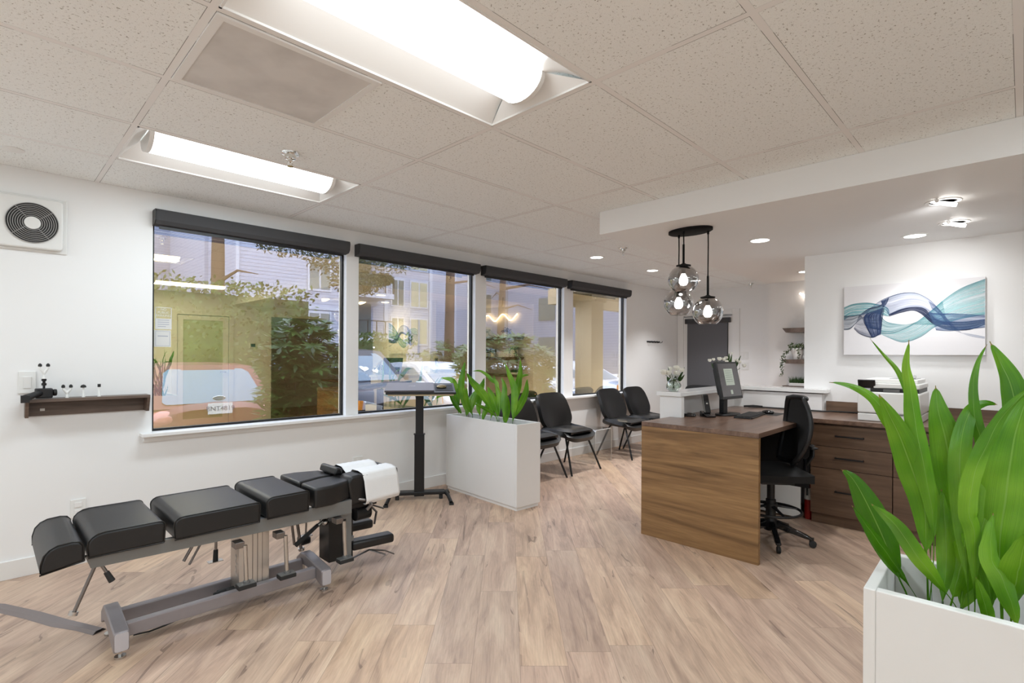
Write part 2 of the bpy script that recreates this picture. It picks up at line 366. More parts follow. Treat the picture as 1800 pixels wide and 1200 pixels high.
FG_LEAVES=[(((1.726,0.217,0.694),(1.714,0.235,0.752),(1.697,0.262,0.839),(1.675,0.296,0.934),(1.658,0.328,1.005),(1.647,0.355,1.031)),0.07),
(((1.762,0.198,0.68),(1.714,0.235,0.769),(1.65,0.278,0.863),(1.587,0.317,0.951)),0.029),
(((1.692,0.11,0.703),(1.638,0.146,0.787),(1.575,0.181,0.862),(1.507,0.213,0.943),(1.431,0.248,1.001)),0.039),
(((1.745,0.177,0.689),(1.735,0.186,0.865),(1.701,0.221,1.104),(1.67,0.253,1.176),(1.642,0.282,1.23),(1.605,0.319,1.261),(1.56,0.364,1.271)),0.043),
(((1.709,0.172,0.703),(1.7,0.176,0.821),(1.69,0.179,0.955),(1.66,0.2,1.05),(1.626,0.224,1.143),(1.581,0.259,1.244)),0.07),
(((1.772,0.171,0.682),(1.773,0.178,0.874),(1.768,0.196,1.099),(1.764,0.217,1.212),(1.757,0.243,1.294),(1.745,0.275,1.343),(1.737,0.306,1.39)),0.021),
(((1.682,0.167,0.714),(1.686,0.16,0.837),(1.679,0.163,0.946),(1.656,0.18,1.076),(1.636,0.194,1.176),(1.622,0.201,1.26),(1.609,0.207,1.321),(1.605,0.202,1.381)),0.043),
(((1.755,0.111,0.7),(1.766,0.107,0.83),(1.77,0.113,0.921),(1.769,0.128,1.013),(1.769,0.144,1.121),(1.77,0.16,1.199),(1.782,0.167,1.263)),0.085),
(((1.729,0.084,0.692),(1.731,0.086,0.83),(1.744,0.08,0.98),(1.761,0.073,1.108),(1.759,0.086,1.183),(1.765,0.091,1.259),(1.783,0.085,1.321),(1.814,0.067,1.372)),0.03),
(((1.766,0.035,0.681),(1.778,0.036,0.906),(1.81,0.027,1.069),(1.853,0.011,1.182),(1.872,0.022,1.266),(1.889,0.04,1.321),(1.903,0.065,1.382)),0.081),
(((1.693,0.082,0.705),(1.684,0.084,0.903),(1.665,0.093,0.964),(1.66,0.085,1.053),(1.666,0.064,1.128),(1.678,0.035,1.201),(1.696,-0.001,1.256),(1.7,-0.025,1.278)),0.043),
(((1.748,0.035,0.688),(1.74,0.04,0.878),(1.744,0.031,0.99),(1.747,0.021,1.101),(1.751,0.01,1.176),(1.764,-0.01,1.257)),0.095),
(((1.71,0.094,0.713),(1.71,0.104,0.907),(1.714,0.113,1.055),(1.735,0.109,1.145),(1.769,0.094,1.205),(1.813,0.07,1.221),(1.858,0.048,1.215)),0.048),
(((1.773,0.134,0.686),(1.76,0.121,0.75),(1.732,0.107,0.824),(1.69,0.098,0.912)),0.073),
(((1.684,0.057,0.706),(1.676,0.065,0.757),(1.662,0.079,0.815)),0.027),
(((1.757,0.019,0.679),(1.727,0.018,0.756),(1.685,0.009,0.844),(1.636,-0.006,0.95)),0.067),
(((1.729,0.051,0.707),(1.726,0.062,0.801),(1.722,0.079,0.865),(1.757,0.058,0.982),(1.795,0.037,1.1)),0.039),
(((1.764,0.112,0.681),(1.789,0.093,0.765),(1.82,0.071,0.841),(1.826,0.078,0.893)),0.057),
(((1.694,0.008,0.714),(1.679,0.034,0.816),(1.676,0.055,0.869),(1.702,0.051,0.965)),0.049),
(((1.747,0.057,0.691),(1.763,0.047,0.795),(1.761,0.058,0.951),(1.759,0.072,1.039)),0.039),
(((1.709,0.144,0.72),(1.725,0.139,0.817),(1.739,0.144,0.929),(1.754,0.152,0.995)),0.04)]
MG_LEAVES=[(((3.406,4.107,0.725),(3.415,4.131,0.901),(3.424,4.179,1.007),(3.421,4.251,1.083),(3.378,4.374,1.096)),0.067),
(((3.445,4.153,0.718),(3.428,4.182,0.819),(3.403,4.227,0.935),(3.336,4.319,0.925),(3.303,4.379,0.868)),0.062),
(((3.359,3.933,0.736),(3.348,3.956,0.87),(3.335,3.987,1.02),(3.355,3.989,1.14),(3.382,3.987,1.276)),0.071),
(((3.389,3.53,0.732),(3.328,3.58,0.882),(3.274,3.617,0.982),(3.204,3.667,1.082),(3.152,3.694,1.175)),0.084),
(((3.35,3.489,0.739),(3.375,3.517,1.04),(3.375,3.601,1.108),(3.364,3.718,1.177),(3.358,3.844,1.181)),0.052),
(((3.44,3.935,0.729),(3.455,3.953,0.833),(3.507,3.955,0.937),(3.577,3.952,1.027),(3.632,3.972,1.103)),0.072),
(((3.308,3.241,0.751),(3.322,3.237,0.947),(3.326,3.251,1.054),(3.308,3.291,1.162),(3.291,3.333,1.277)),0.072),
(((3.385,3.316,0.738),(3.401,3.295,0.939),(3.412,3.277,1.077),(3.421,3.258,1.188),(3.416,3.254,1.305)),0.056),
(((3.356,3.288,0.75),(3.386,3.289,0.912),(3.436,3.291,1.048),(3.483,3.307,1.141),(3.576,3.288,1.156)),0.05),
(((3.394,3.325,0.729),(3.429,3.273,0.869),(3.454,3.221,0.995),(3.446,3.196,1.127)),0.066),
(((3.329,3.437,0.745),(3.356,3.457,0.931),(3.374,3.516,1.04),(3.4,3.586,1.151)),0.041),
(((3.387,3.508,0.727),(3.377,3.518,0.826),(3.352,3.544,0.926),(3.314,3.582,1.046)),0.073),
(((3.344,3.382,0.739),(3.354,3.404,0.907),(3.384,3.425,1.044),(3.395,3.478,1.133)),0.057),
(((3.417,3.548,0.728),(3.34,3.561,0.804),(3.229,3.566,0.861),(3.114,3.551,0.9)),0.033),
(((3.336,3.706,0.749),(3.348,3.741,0.84),(3.405,3.761,0.968),(3.47,3.79,1.053)),0.06),
(((3.391,3.42,0.728),(3.403,3.408,0.861),(3.403,3.408,0.974)),0.067),
(((3.398,3.979,0.729),(3.446,3.989,0.862),(3.522,4.007,0.965)),0.068),
(((3.442,4.101,0.722),(3.346,4.107,0.86),(3.237,4.069,0.975)),0.052),
(((3.343,3.67,0.745),(3.4,3.668,0.857),(3.448,3.711,0.984)),0.05),
(((3.411,3.902,0.734),(3.341,3.913,0.873),(3.296,3.862,1.027)),0.056),
(((3.356,3.578,0.738),(3.413,3.576,0.863),(3.498,3.582,0.988)),0.049)]
# ================= SETTING =================
H=2.443; WY=4.275; SX=3.325; SZ=2.27
WIN=[(.815,2.25),(2.37,3.77),(3.93,5.31),(5.50,6.80)]
XL=-2.2; YB=-2.0
f=MB().box(XL-.1,8.5,-4.6,WY+.2,-.06,0); struct('floor',f,M['floor'])
# troffer openings (grid cells 4ft x 2ft)
TX=[(.5102,1.7294)]
holes=[(.5102,1.7294,3.0638,3.6734),(.5102,1.7294,1.235,1.8446),(-1.9282,-.709,1.235,1.8446),(-1.9282,-.709,3.0638,3.6734),(.5102,1.7294,-1.2034,-.5938),(2.9486-1.2192+.0,2.9486,-1.2034,-.5938),(-1.9282,-.709,-1.2034,-.5938)]
holes=[(a+.012,b-.012,c+.012,d-.012) for a,b,c,d in holes]
xs=sorted({XL-.1,8.5,SX,*[h[0] for h in holes],*[h[1] for h in holes]}); ys=sorted({-4.6,WY+.05,2.33,*[h[2] for h in holes],*[h[3] for h in holes]})
cm=MB()
for i in range(len(xs)-1):
    for j in range(len(ys)-1):
        cx,cy=(xs[i]+xs[i+1])/2,(ys[j]+ys[j+1])/2
        if any(a<cx<b and c<cy<d for a,b,c,d in holes): continue
        cm.add([(xs[i],ys[j],H),(xs[i],ys[j+1],H),(xs[i+1],ys[j+1],H),(xs[i+1],ys[j],H)],[(0,1,2,3)])
        cm.add([(xs[i],ys[j],H+.12),(xs[i],ys[j+1],H+.12),(xs[i+1],ys[j+1],H+.12),(xs[i+1],ys[j],H+.12)],[(3,2,1,0)])
for a,b,c,d in holes: cm.add([(a-.05,c-.05,H+.119),(a-.05,d+.05,H+.119),(b+.05,d+.05,H+.119),(b+.05,c-.05,H+.119)],[(0,1,2,3)])
struct('ceiling',cm,M['ceiling'])
struct('trim_1',MB().box(SX,8.45,YB-2.6,2.33,SZ,H-.001),M['wall'])
# window wall
wm=MB(); T0,T1=WY,WY+.13; ZB,ZT=.795,2.33
wm.box(XL,8.5,T0,T1,-.02,ZB).box(XL,8.5,T0,T1,ZT,H)
xx=[XL]+[q for w_ in WIN for q in w_]+[8.5]
for i in range(0,len(xx),2): wm.box(xx[i],xx[i+1],T0,T1,ZB,ZT)
struct('wall_window',wm,M['wall'])
ew=MB(); DX=8.43
ew.box(DX,DX+.1,4.16,WY,0,H).box(DX,DX+.1,2.2,3.33,0,H).box(DX,DX+.1,3.33,4.16,2.0,H); struct('wall_end',ew,M['wall'])
struct('wall_shelf',MB().box(7.03,DX+.02,-4.6,2.32,0,SZ),M['wall'])
struct('wall_art',MB().box(5.36,5.48,-.42,1.455,0,SZ),M['wall'])
struct('wall_left',MB().box(XL-.1,XL,-4.6,WY,0,H),M['wall'])
bw=MB().box(XL,2.40,YB-.12,YB,0,H).box(3.25,4.02,YB-.12,YB,0,H).box(2.40,3.25,YB-.12,YB,2.04,H).box(4.02,SX+1.9,YB-.12,YB,2.08,SZ+.001); struct('wall_back',bw,M['wall'])
struct('wall_corridor',MB().box(XL,7.1,-4.6,-4.5,0,H),M['wall'])
# sills, baseboards
sl=MB().box(.745,7.19,WY-.085,WY+.07,.775,.797).box(.765,7.17,WY-.02,WY,.735,.775); struct('trim_2',sl,M['trimw'],bevel=.002)
struct('baseboard_window',MB().box(XL,DX,WY-.014,WY,0,.108),M['trimw'],bevel=.002)
struct('baseboard_end',MB().box(DX-.014,DX,2.33,3.2,0,.108),M['trimw'],bevel=.002)
struct('baseboard_back',MB().box(XL,2.3,YB,YB+.014,0,.108),M['trimw'],bevel=.002)
for i,(a,b) in enumerate(WIN):
    o=struct('window_%d'%(i+1),MB().box(a,a+.018,WY+.05,WY+.085,ZB,ZT).box(b-.018,b,WY+.05,WY+.085,ZB,ZT).box(a+.018,b-.018,WY+.05,WY+.085,ZB,ZB+.018).box(a+.018,b-.018,WY+.05,WY+.085,ZT-.018,ZT),M['blackm'])
    g=MB(); g.mi=0; x0,x1,z0,z1=a+.018,b-.018,ZB+.018,ZT-.018; y0,y1=WY+.068,WY+.074
    g.add([(x0,y0,z0),(x1,y0,z0),(x1,y0,z1),(x0,y0,z1)],[(0,1,2,3)]); g.mi=1
    g.add([(x0,y1,z0),(x1,y1,z0),(x1,y1,z1),(x0,y1,z1)],[(3,2,1,0)])
    g.build('pane',[M['wglass'],M['paneback']],o)
# end door: casing, jamb, glazed door with a grey screen shade
d=struct('door_1',MB().box(DX-.0,DX+.06,3.33,3.40,0,2.01).box(DX,DX+.06,4.09,4.16,0,2.01).box(DX,DX+.06,3.40,4.09,1.95,2.01).box(DX,DX+.06,3.40,4.09,0,.25),M['trimw'])
MB().box(DX+.02,DX+.028,3.40,4.09,.25,1.95).build('glass',M['bwin'],d)
dc=struct('trim_3',MB().box(DX-.02,DX,4.16,4.262,0,2.10).box(DX-.02,DX,3.215,3.33,0,2.10).box(DX-.02,DX,3.33,4.16,2.02,2.10),M['trimw'],bevel=.002)
bl=thing('roller_blind','dark grey roller blind pulled down over the glazed door in the end wall','roller blind',(DX-.03,3.75,1.9))
MB().box(DX-.065,DX-.002,3.355,4.112,1.885,1.965).build('cassette',M['shade'],bl,bevel=.004)
MB().box(DX-.03,DX-.027,3.40,4.08,.30,1.89).build('screen_fabric',M['shade2'],bl)
MB().box(DX-.036,DX-.02,3.40,4.08,.28,.30).build('bottom_bar',M['shade'],bl)
# back wall door with frosted glass
d2=struct('door_2',MB().box(2.41,2.50,YB-.05,YB-.01,0,2.03).box(3.15,3.24,YB-.05,YB-.01,0,2.03).box(2.50,3.15,YB-.05,YB-.01,1.95,2.03).box(2.50,3.15,YB-.05,YB-.01,0,.16),M['trimw'])
MB().box(2.50,3.15,YB-.035,YB-.025,.16,1.95).build('frosted_glass',mat('frosted_glass',srgb(196,206,176),.3),d2)
MB().tube([(3.19,YB-.01,1.0),(3.19,YB+.04,1.0),(3.09,YB+.04,1.0)],.009,8).build('door_handle',M['steel'],d2,smooth=40)
struct('trim_4',MB().box(2.32,2.40,YB,YB+.015,0,2.11).box(3.25,3.33,YB,YB+.015,0,2.11).box(2.40,3.25,YB,YB+.015,2.04,2.11),M['trimw'])
t=thing('thermostat','small black screened thermostat on the wall beside the frosted glass door','thermostat',(3.67,YB,1.5))
MB().box(3.61,3.73,YB,YB+.02,1.45,1.55).build('case',M['plastic_w'],t,bevel=.003); MB().box(3.63,3.71,YB+.02,YB+.024,1.475,1.535).build('screen',M['blackgl'],t)
# ================= CEILING THINGS =================
def troffer(x0,x1,y0,y1,label,es=None):
    r=thing('ceiling_light',label,'ceiling light',((x0+x1)/2,(y0+y1)/2,H),0,'recessed fluorescent troffers')
    cx,cy=(x0+x1)/2,(y0+y1)/2; L=(x1-x0)/2; Wd=(y1-y0)/2
    def pan(sg):
        def fn(u,v):
            k=v; y=Wd-.006-(Wd-.12)*k; z=.004+.066*math.sin(k*PI/2); xx_=(L-.006)-(.075)*k
            return (cx+(-1+2*u)*xx_, cy+sg*y, H+z)
        return fn
    m_=MB().grid(pan(1),8,8).grid(pan(-1),8,8)
    for sg in (1,-1):
        m_.add([(cx+sg*(L-.006),cy-Wd+.006,H+.004),(cx+sg*(L-.006),cy+Wd-.006,H+.004),(cx+sg*(L-.081),cy+.12,H+.07),(cx+sg*(L-.081),cy-.12,H+.07)],[(0,1,2,3)])
    m_.build('reflector',M['trimw'],r,smooth=30)
    MB().box(x0,x1,y0,y0+.008,H-.003,H+.006).box(x0,x1,y1-.008,y1,H-.003,H+.006).box(x0,x0+.008,y0,y1,H-.003,H+.006).box(x1-.008,x1,y0,y1,H-.003,H+.006).build('frame',M['trimw'],r)
    pr=[(math.cos(a)*.115,H+.07-math.sin(a)*.085) for a in [PI*i/14 for i in range(15)]]
    MB().prism([(cy+a,b) for a,b in pr],'x',cx-L+.105,cx+L-.105).build('lens',M['lensmat'],r,smooth=40)
    for sg in (1,-1):
        a=cx+sg*(L-.105); MB().prism([(cy+p*1.04,q-.001) for p,q in pr],'x',a,a+sg*.022).build('end_cap',M['trimw'],r,smooth=40)
    al=bpy.data.lights.new('fluorescent_tube','AREA'); al.shape='RECTANGLE'; al.size=x1-x0-.22; al.size_y=.17; al.energy=TUBE_W; al.color=(.83,.975,1.07)
    ao=bpy.data.objects.new('tube_light',al); COL.objects.link(ao); ao.parent=r; ao.location=(0,0,-.018)
labs=['long fluorescent troffer in the acoustic ceiling nearest the window wall, beside the sprinkler','large fluorescent troffer next to the perforated return air grille at the top of the photo',
 'added unseen fluorescent troffer in the row left of the large fixture, away from the windows','added unseen fluorescent troffer left of the sprinkler fixture, nearest the left wall','added unseen fluorescent troffer over the back of the room by the frosted door','added unseen fluorescent troffer nearest the corridor opening at the back','added unseen fluorescent troffer in the back left corner of the room']  # all on this line are unseen troffers, added to brighten the room
for h,l in zip(holes,labs): troffer(h[0],h[1],h[2],h[3],l)
def grille():
    t=NT('perforated_grille'); c=t.coord('Object'); v=t.mapping(c,(1,1,1),(0,0,R(45)))
    vo=t.node('ShaderNodeTexVoronoi',ins={'Vector':v,'Scale':105.0,'Randomness':0.0}); k=t.math('LESS_THAN',vo.outputs['Distance'],.33)
    n=t.noise(c,5,3); st=t.ramp(n,[(.32,(.60,.58,.56)),(.6,(.72,.70,.68))]); t.l.new(t.mix(k,st,(.27,.26,.25,1)),t.b.inputs['Base Color']); t.b.inputs['Roughness'].default_value=.6; return t.m
r=thing('return_air_grille','square perforated grey return air grille beside the large ceiling light','air vent',(.815,2.15,H))
gx0,gx1,gy0,gy1=.5102+.014,1.128,1.8446+.014,2.4542-.014
MB().box(gx0+.028,gx1-.028,gy0+.028,gy1-.028,H-.004,H-.001).build('perforated_panel',grille(),r)
MB().box(gx0,gx1,gy0,gy0+.028,H-.008,H-.0005).box(gx0,gx1,gy1-.028,gy1,H-.008,H-.0005).box(gx0,gx0+.028,gy0+.028,gy1-.028,H-.008,H-.0005).box(gx1-.028,gx1,gy0+.028,gy1-.028,H-.008,H-.0005).build('frame',M['trimw'],r)
def sprinkler(x,y,z,label):
    r=thing('fire_sprinkler',label,'sprinkler',(x,y,z),0,'ceiling sprinklers')
    MB().lathe([(.048,0),(.046,-.006),(.030,-.012),(.028,-.03),(.016,-.034)],(x,y,z),20).build('escutcheon',M['chrome'],r,smooth=40)
    MB().lathe([(.011,-.03),(.011,-.045),(.006,-.05)],(x,y,z),12).tube([(x-.012,y,z-.045),(x-.011,y,z-.062),(x,y,z-.07)],.0025,6).tube([(x+.012,y,z-.045),(x+.011,y,z-.062),(x,y,z-.07)],.0025,6).build('nozzle',M['chrome'],r,smooth=40)
    MB().lathe([(.0,-.07),(.017,-.071),(.017,-.073),(0,-.074)],(x,y,z),12).build('deflector',M['chrome'],r)
sprinkler(1.18,2.88,H,'chrome fire sprinkler head hanging beside the long light near the windows')
sprinkler(4.60,2.93,H,'chrome fire sprinkler head left of the pendant lamp, past the first waiting area downlight')
sprinkler(8.10,2.93,H,'farthest small sprinkler head, high by the end wall above the door')
r=MB().lathe([(.05,0),(.05,-.004),(.036,-.008),(0,-.008)],(.107,3.916,H),20).build('concealed_sprinkler_cap',M['trimw'],smooth=40); tag(r,'flat round white cover disc in the ceiling tile at the far left','sprinkler cover')
def downlight(x,y,z,label,tilt=False,aim=None,power=SPOT):
    r=thing('downlight',label,'downlight',(x,y,z),0,'round recessed downlights')
    MB().lathe([(.088,0),(.086,-.004),(.068,-.005),(.068,0)],(x,y,z),28).build('trim_ring',M['trimw'],r,smooth=40)
    if tilt:
        Mx=Matrix.Translation((x,y,z-.012))@Matrix.Rotation(R(22),4,'X')@Matrix.Rotation(R(-14),4,'Y')
        MB().lathe([(0,-.006),(.066,-.006),(.066,.012)],(0,0,0),28,M=Mx).build('gimbal_lamp',M['discmat'],r,smooth=40)
        MB().sphere((x-.098,y+.02,z-.012),.012,10,6).build('knob',M['trimw'],r,smooth=True)
    else: MB().lathe([(0,-.003),(.067,-.003),(.067,0)],(x,y,z),28).build('lamp',M['discmat'],r,smooth=40)
    ld=bpy.data.lights.new('downlight_beam','SPOT'); ld.energy=power; ld.spot_size=R(110); ld.spot_blend=.8; ld.shadow_soft_size=.05; ld.color=(.96,.97,.98)
    lo=bpy.data.objects.new('beam',ld); COL.objects.link(lo); lo.parent=r; lo.location=(0,0,-.04)
    if aim: lo.rotation_euler=(Vector((x,y,z))-Vector(aim)).to_track_quat('Z','Y').to_euler()
downlight(4.823,3.42,H,'round downlight over the waiting chairs, the nearer of the two left of the pendant',power=60)
downlight(6.055,3.42,H,'round downlight just left of the pendant canopy, over the clear side table',power=60)
downlight(7.29,3.42,H,'round downlight farthest along the waiting area, behind the glass globes',power=60)
downlight(4.362,1.509,SZ,'round soffit downlight between the pendant lamp and the artwork, over the desk')
downlight(5.003,.597,SZ,'flat round soffit downlight nearest the artwork wall',power=20)
downlight(4.021,.346,SZ,'tilted gimbal spotlight in the soffit, the upper of the pair aimed at the artwork',True,(5.36,.8,1.6),9)
downlight(4.70,.346,SZ,'tilted gimbal spotlight in the soffit, the lower of the pair closest to the artwork',True,(5.36,.5,1.6),9)
downlight(6.3,1.7,SZ,'added unseen soffit downlight beyond the artwork wall near the shelves')  # out of view, added to raise the light level
# pendant
pc=Vector((3.655,1.757,SZ)); r=thing('pendant_lamp','cluster pendant lamp with black oval canopy and three smoked glass globes','pendant lamp',pc)
MB().lathe([(0,0),(1,0),(1,-.018),(.93,-.024),(0,-.024)],pc,40,sx=.105,sy=.165,M=None).build('canopy',M['matte'],r,smooth=40)
for (px,py,zc,n) in ((3.574,1.768,1.893,0),(3.668,1.852,1.735,1),(3.690,1.637,1.662,2)):
    top=zc+.098; MB().tube([(px,py,SZ-.02),(px,py,SZ-.045)],.008,10).tube([(px,py,SZ-.03),(px+.003,py,SZ-.12),(px,py,min(SZ-.2,top+.16))],.0045,8).tube([(px,py,min(SZ-.06,top+.16)),(px,py,top+.01)],.008,10).build('cord',M['matte'],r,smooth=True)
    MB().lathe([(.012,.022),(.02,.016),(.052,.008),(.052,.003),(.038,0),(.036,-.012),(0,-.012)],(px,py,top),24).build('cap',M['matte'],r,smooth=40)
    pf=[(.108*math.sin(a),-.108*math.cos(a)) for a in [R(34+ (180-34-20)*i/22) for i in range(23)]]
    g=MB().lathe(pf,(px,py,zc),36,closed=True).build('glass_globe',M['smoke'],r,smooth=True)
    MB().lathe([(.0,-.042),(.02,-.038),(.031,-.02),(.031,0),(.022,.025),(.013,.045),(.013,.05)],(px,py,zc),18).build('bulb',M['bulb'],g,smooth=True)
    MB().lathe([(.014,.045),(.016,.085),(0,.09)],(px,py,zc),14).build('lamp_holder',M['black'],g,smooth=40)
# ================= WINDOW WALL THINGS =================
def blind(x0,x1,label):
    r=thing('window_blind',label,'roller blind',((x0+x1)/2,WY-.05,2.27),0,'charcoal roller blinds over the windows')
    pf=[(WY-.001,2.32),(WY-.085,2.32),(WY-.092,2.30),(WY-.085,2.245),(WY-.065,2.222),(WY-.001,2.215)]
    MB().prism([(a,b) for a,b in pf],'x',x0,x1).build('cassette',M['shade'],r,smooth=30)
    for x in (x0,x1): MB().prism([(a+.0,b) for a,b in pf],'x',x-.003,x+.003).build('end_cap',M['black'],r)
    MB().box(x0+.03,x1-.05,WY-.04,WY-.028,2.195,2.214).build('hem_bar',M['black'],r)
for (a,b),l in zip([(.815,2.236),(2.330,3.765),(3.85,5.268),(5.374,6.804)],['charcoal roller blind cassette over the largest nearest window','charcoal roller blind cassette over the second window, behind the standing desk','charcoal roller blind cassette over the third window, behind the planter leaves','charcoal roller blind cassette over the last window, nearest the coat hooks']): blind(a,b,l)
# wall exhaust fan
r=thing('exhaust_fan','square white wall fan with a round black grille at the far left','wall fan',(.2,WY,2.115))
MB().box(.03,.366,WY-.012,WY-.001,1.95,2.285).build('back_plate',M['plastic_w'],r,bevel=.006)
MB().prism(rbox(.036,.345,1.965,2.27,.02),'y',WY-.045,WY-.012).build('cover',M['plastic_w'],r,bevel=.01,seg=3)
yc=WY-.046; cxf,czf=.203,2.115
MB().prism([(cxf+.119*math.cos(a),czf+.119*math.sin(a)) for a in [2*PI*i/48 for i in range(48)]],'y',yc-.001,yc+.001).build('dark_opening',M['black'],r)
gm=MB()
for k in range(8):
    rr=.118-.0105*k; gm.tube([(cxf+rr*math.cos(a),yc-.005,czf+rr*math.sin(a)) for a in [2*PI*i/48 for i in range(49)]],.0021,6,False)
for k in range(4):
    a=R(40+90*k); gm.tube([(cxf+.04*math.cos(a),yc-.006,czf+.04*math.sin(a)),(cxf+.118*math.cos(a),yc-.006,czf+.118*math.sin(a))],.0018,6)
gm.build('grille_rings',mat('grille_plastic',(.35,.34,.33),.4),r,smooth=True)
MB().lathe([(0,.007),(.036,.007),(.039,0)],(0,0,0),30,M=Matrix.Translation((cxf,yc,czf))@Matrix.Rotation(R(90),4,'X')).build('hub_disc',M['plastic_w'],r,smooth=40)
# switches / outlets
def plate(name,label,cat,x,z,w_,h_,parts,group=None,y=WY):
    r=thing(name,label,cat,(x,y,z),0,group); MB().box(x-w_/2,x+w_/2,y-.009,y-.0005,z-h_/2,z+h_/2).build('cover_plate',M['plastic_w'],r,bevel=.002)
    for (nm,a,b,c,d,mt) in parts: MB().box(x+a,x+b,y-.013,y-.009,z+c,z+d).build(nm,mt,r,bevel=.001)
plate('light_switch','white rocker light switch on the wall above the left end of the wooden shelf','light switch',.185,1.16,.078,.132,[('rocker',-.018,.018,-.035,.035,M['trimw'])])
gs=mat('slot_dark',(.2,.2,.2),.5)
plate('wall_outlet','white wall outlet behind the foot end of the treatment table','outlet',.424,.355,.075,.115,[('socket',-.018,.018,.008,.038,M['trimw']),('socket',-.018,.018,-.038,-.008,M['trimw'])],'wall outlets')
plate('wall_outlet','white wall outlet behind the paper covered head end of the treatment table','outlet',2.37,.36,.09,.115,[('socket',-.018,.018,.008,.038,M['trimw']),('socket',-.018,.018,-.038,-.008,M['trimw'])],'wall outlets')
# wooden wall shelf
r=thing('wall_shelf','narrow dark wooden wall shelf with an open underside left of the windows','shelf',(.478,WY,1.0))
x0,x1=.172,.782
MB().box(x0,x1,WY-.125,WY-.002,1.045,1.063).build('top_board',M['shelfw'],r,bevel=.001)
MB().box(x0+.015,x1-.015,WY-.016,WY-.002,.955,1.045).build('back_board',M['shelfw'],r)
for x in (x0,x1-.016): MB().prism([(WY-.002,.953),(WY-.09,.953),(WY-.125,1.045),(WY-.002,1.045)],'x',x,x+.016).build('side_board',M['shelfw'],r)
MB().box(x0+.07,x0+.092,WY-.019,WY-.016,.985,1.0).build('power_switch',M['white_label'],r)
# massage attachments
ty=WY-.075; tz=1.063
def fork(x,y,z,label,h=.062,parent=None,group='massage gun heads standing on the shelf'):
    r=thing('massage_attachment',label,'massage gun head',(x,y,z),0,group) if parent is None else parent
    MB().lathe([(.009,0),(.009,.012),(.0055,.018),(.0055,h*.45)],(x,y,z),12).tube([(x,y,z+h*.42),(x-.006,y,z+h*.62),(x-.018,y,z+h*.85),(x-.018,y,z+h)],[.007,.008,.006,.0055],10).tube([(x,y,z+h*.42),(x+.006,y,z+h*.62),(x+.018,y,z+h*.85),(x+.018,y,z+h)],[.007,.008,.006,.0055],10).build('stem' if parent is None else 'fork_stem',M['plastic_w'],r,smooth=40)
    for s_ in (-1,1): MB().lathe([(.0085,0),(.0095,.006),(.008,.014),(.003,.019),(0,.0195)],(x+s_*.018,y,z+h),12).build('rubber_tip',M['rubber'],r,smooth=40)
fork(.362,ty,tz,'white forked massage head with two black tips standing on the shelf')
r=thing('massage_attachment','white massage head with a single black dome cap on the shelf','massage gun head',(.44,ty,tz),0,'massage gun heads standing on the shelf')
MB().lathe([(.009,0),(.009,.01),(.006,.014),(.0055,.06)],(.44,ty,tz),12).build('stem',M['plastic_w'],r,smooth=40); MB().lathe([(.014,0),(.015,.005),(.011,.014),(0,.019)],(.44,ty,tz+.06),14).build('rubber_tip',M['rubber'],r,smooth=40)
r=thing('massage_attachment','white massage head with a small flat black cap, rightmost on the shelf','massage gun head',(.518,ty,tz),0,'massage gun heads standing on the shelf')
MB().lathe([(.009,0),(.009,.01),(.006,.014),(.0055,.06)],(.518,ty,tz),12).build('stem',M['plastic_w'],r,smooth=40); MB().lathe([(.0085,0),(.0085,.019),(0,.019)],(.518,ty,tz+.06),14).build('rubber_tip',M['rubber'],r,smooth=40)
r=thing('massage_gun','black percussion massage gun lying on the shelf with a forked head pointing up','massage gun',(.255,ty,tz))
MB().box(.215,.295,ty-.03,ty+.03,tz+.005,tz+.062).cyl((.295,ty,tz+.035),(.316,ty,tz+.035),.02,16).build('motor_housing',M['black'],r,smooth=40,bevel=.006)
MB().tube([(.235,ty-.02,tz+.035),(.205,ty-.06,tz+.026),(.172,ty-.10,tz+.014)],[.019,.018,.021],12).box(.15,.188,ty-.125,ty-.085,tz-.012,tz+.03).build('grip',M['black'],r,smooth=40)
MB().lathe([(.006,.06),(.006,.078),(.012,.08),(.012,.092),(.007,.096),(.007,.104),(.012,.108),(.012,.118),(.006,.122)],(.256,ty,tz),10).build('shaft',M['blackm'],r,smooth=40)
fork(.256,ty,tz+.118,'',.075,parent=r)
# coat hooks
r=thing('coat_hook_rail','small black coat hook rail on the wall past the last window','coat hooks',(7.61,WY,1.565))
MB().box(7.40,7.80,WY-.012,WY-.001,1.557,1.577).build('rail',M['blackm'],r)
for k in range(5):
    x=7.43+.085*k; MB().tube([(x,WY-.012,1.565),(x+.01,WY-.035,1.552),(x+.02,WY-.055,1.56),(x+.024,WY-.06,1.58)],.005,6).build('hook',M['blackm'],r,smooth=True)
# end wall plates
for (y,z,l) in ((3.14,1.35,'white double light switch on the end wall right of the dark blind, the upper plate'),(3.135,1.185,'white outlet plate on the end wall, just below the switch by the blind')):
    r=thing('switch_plate',l,'light switch',(DX,y,z),0,'plates beside the end door'); MB().box(DX-.006,DX-.0005,y-.058,y+.058,z-.058,z+.058).build('cover_plate',M['plastic_w'],r,bevel=.002)
    for k in (-1,1): MB().box(DX-.010,DX-.006,y+k*.027-.016,y+k*.027+.016,z-.033,z+.033).build('rocker',M['trimw'],r,bevel=.001)
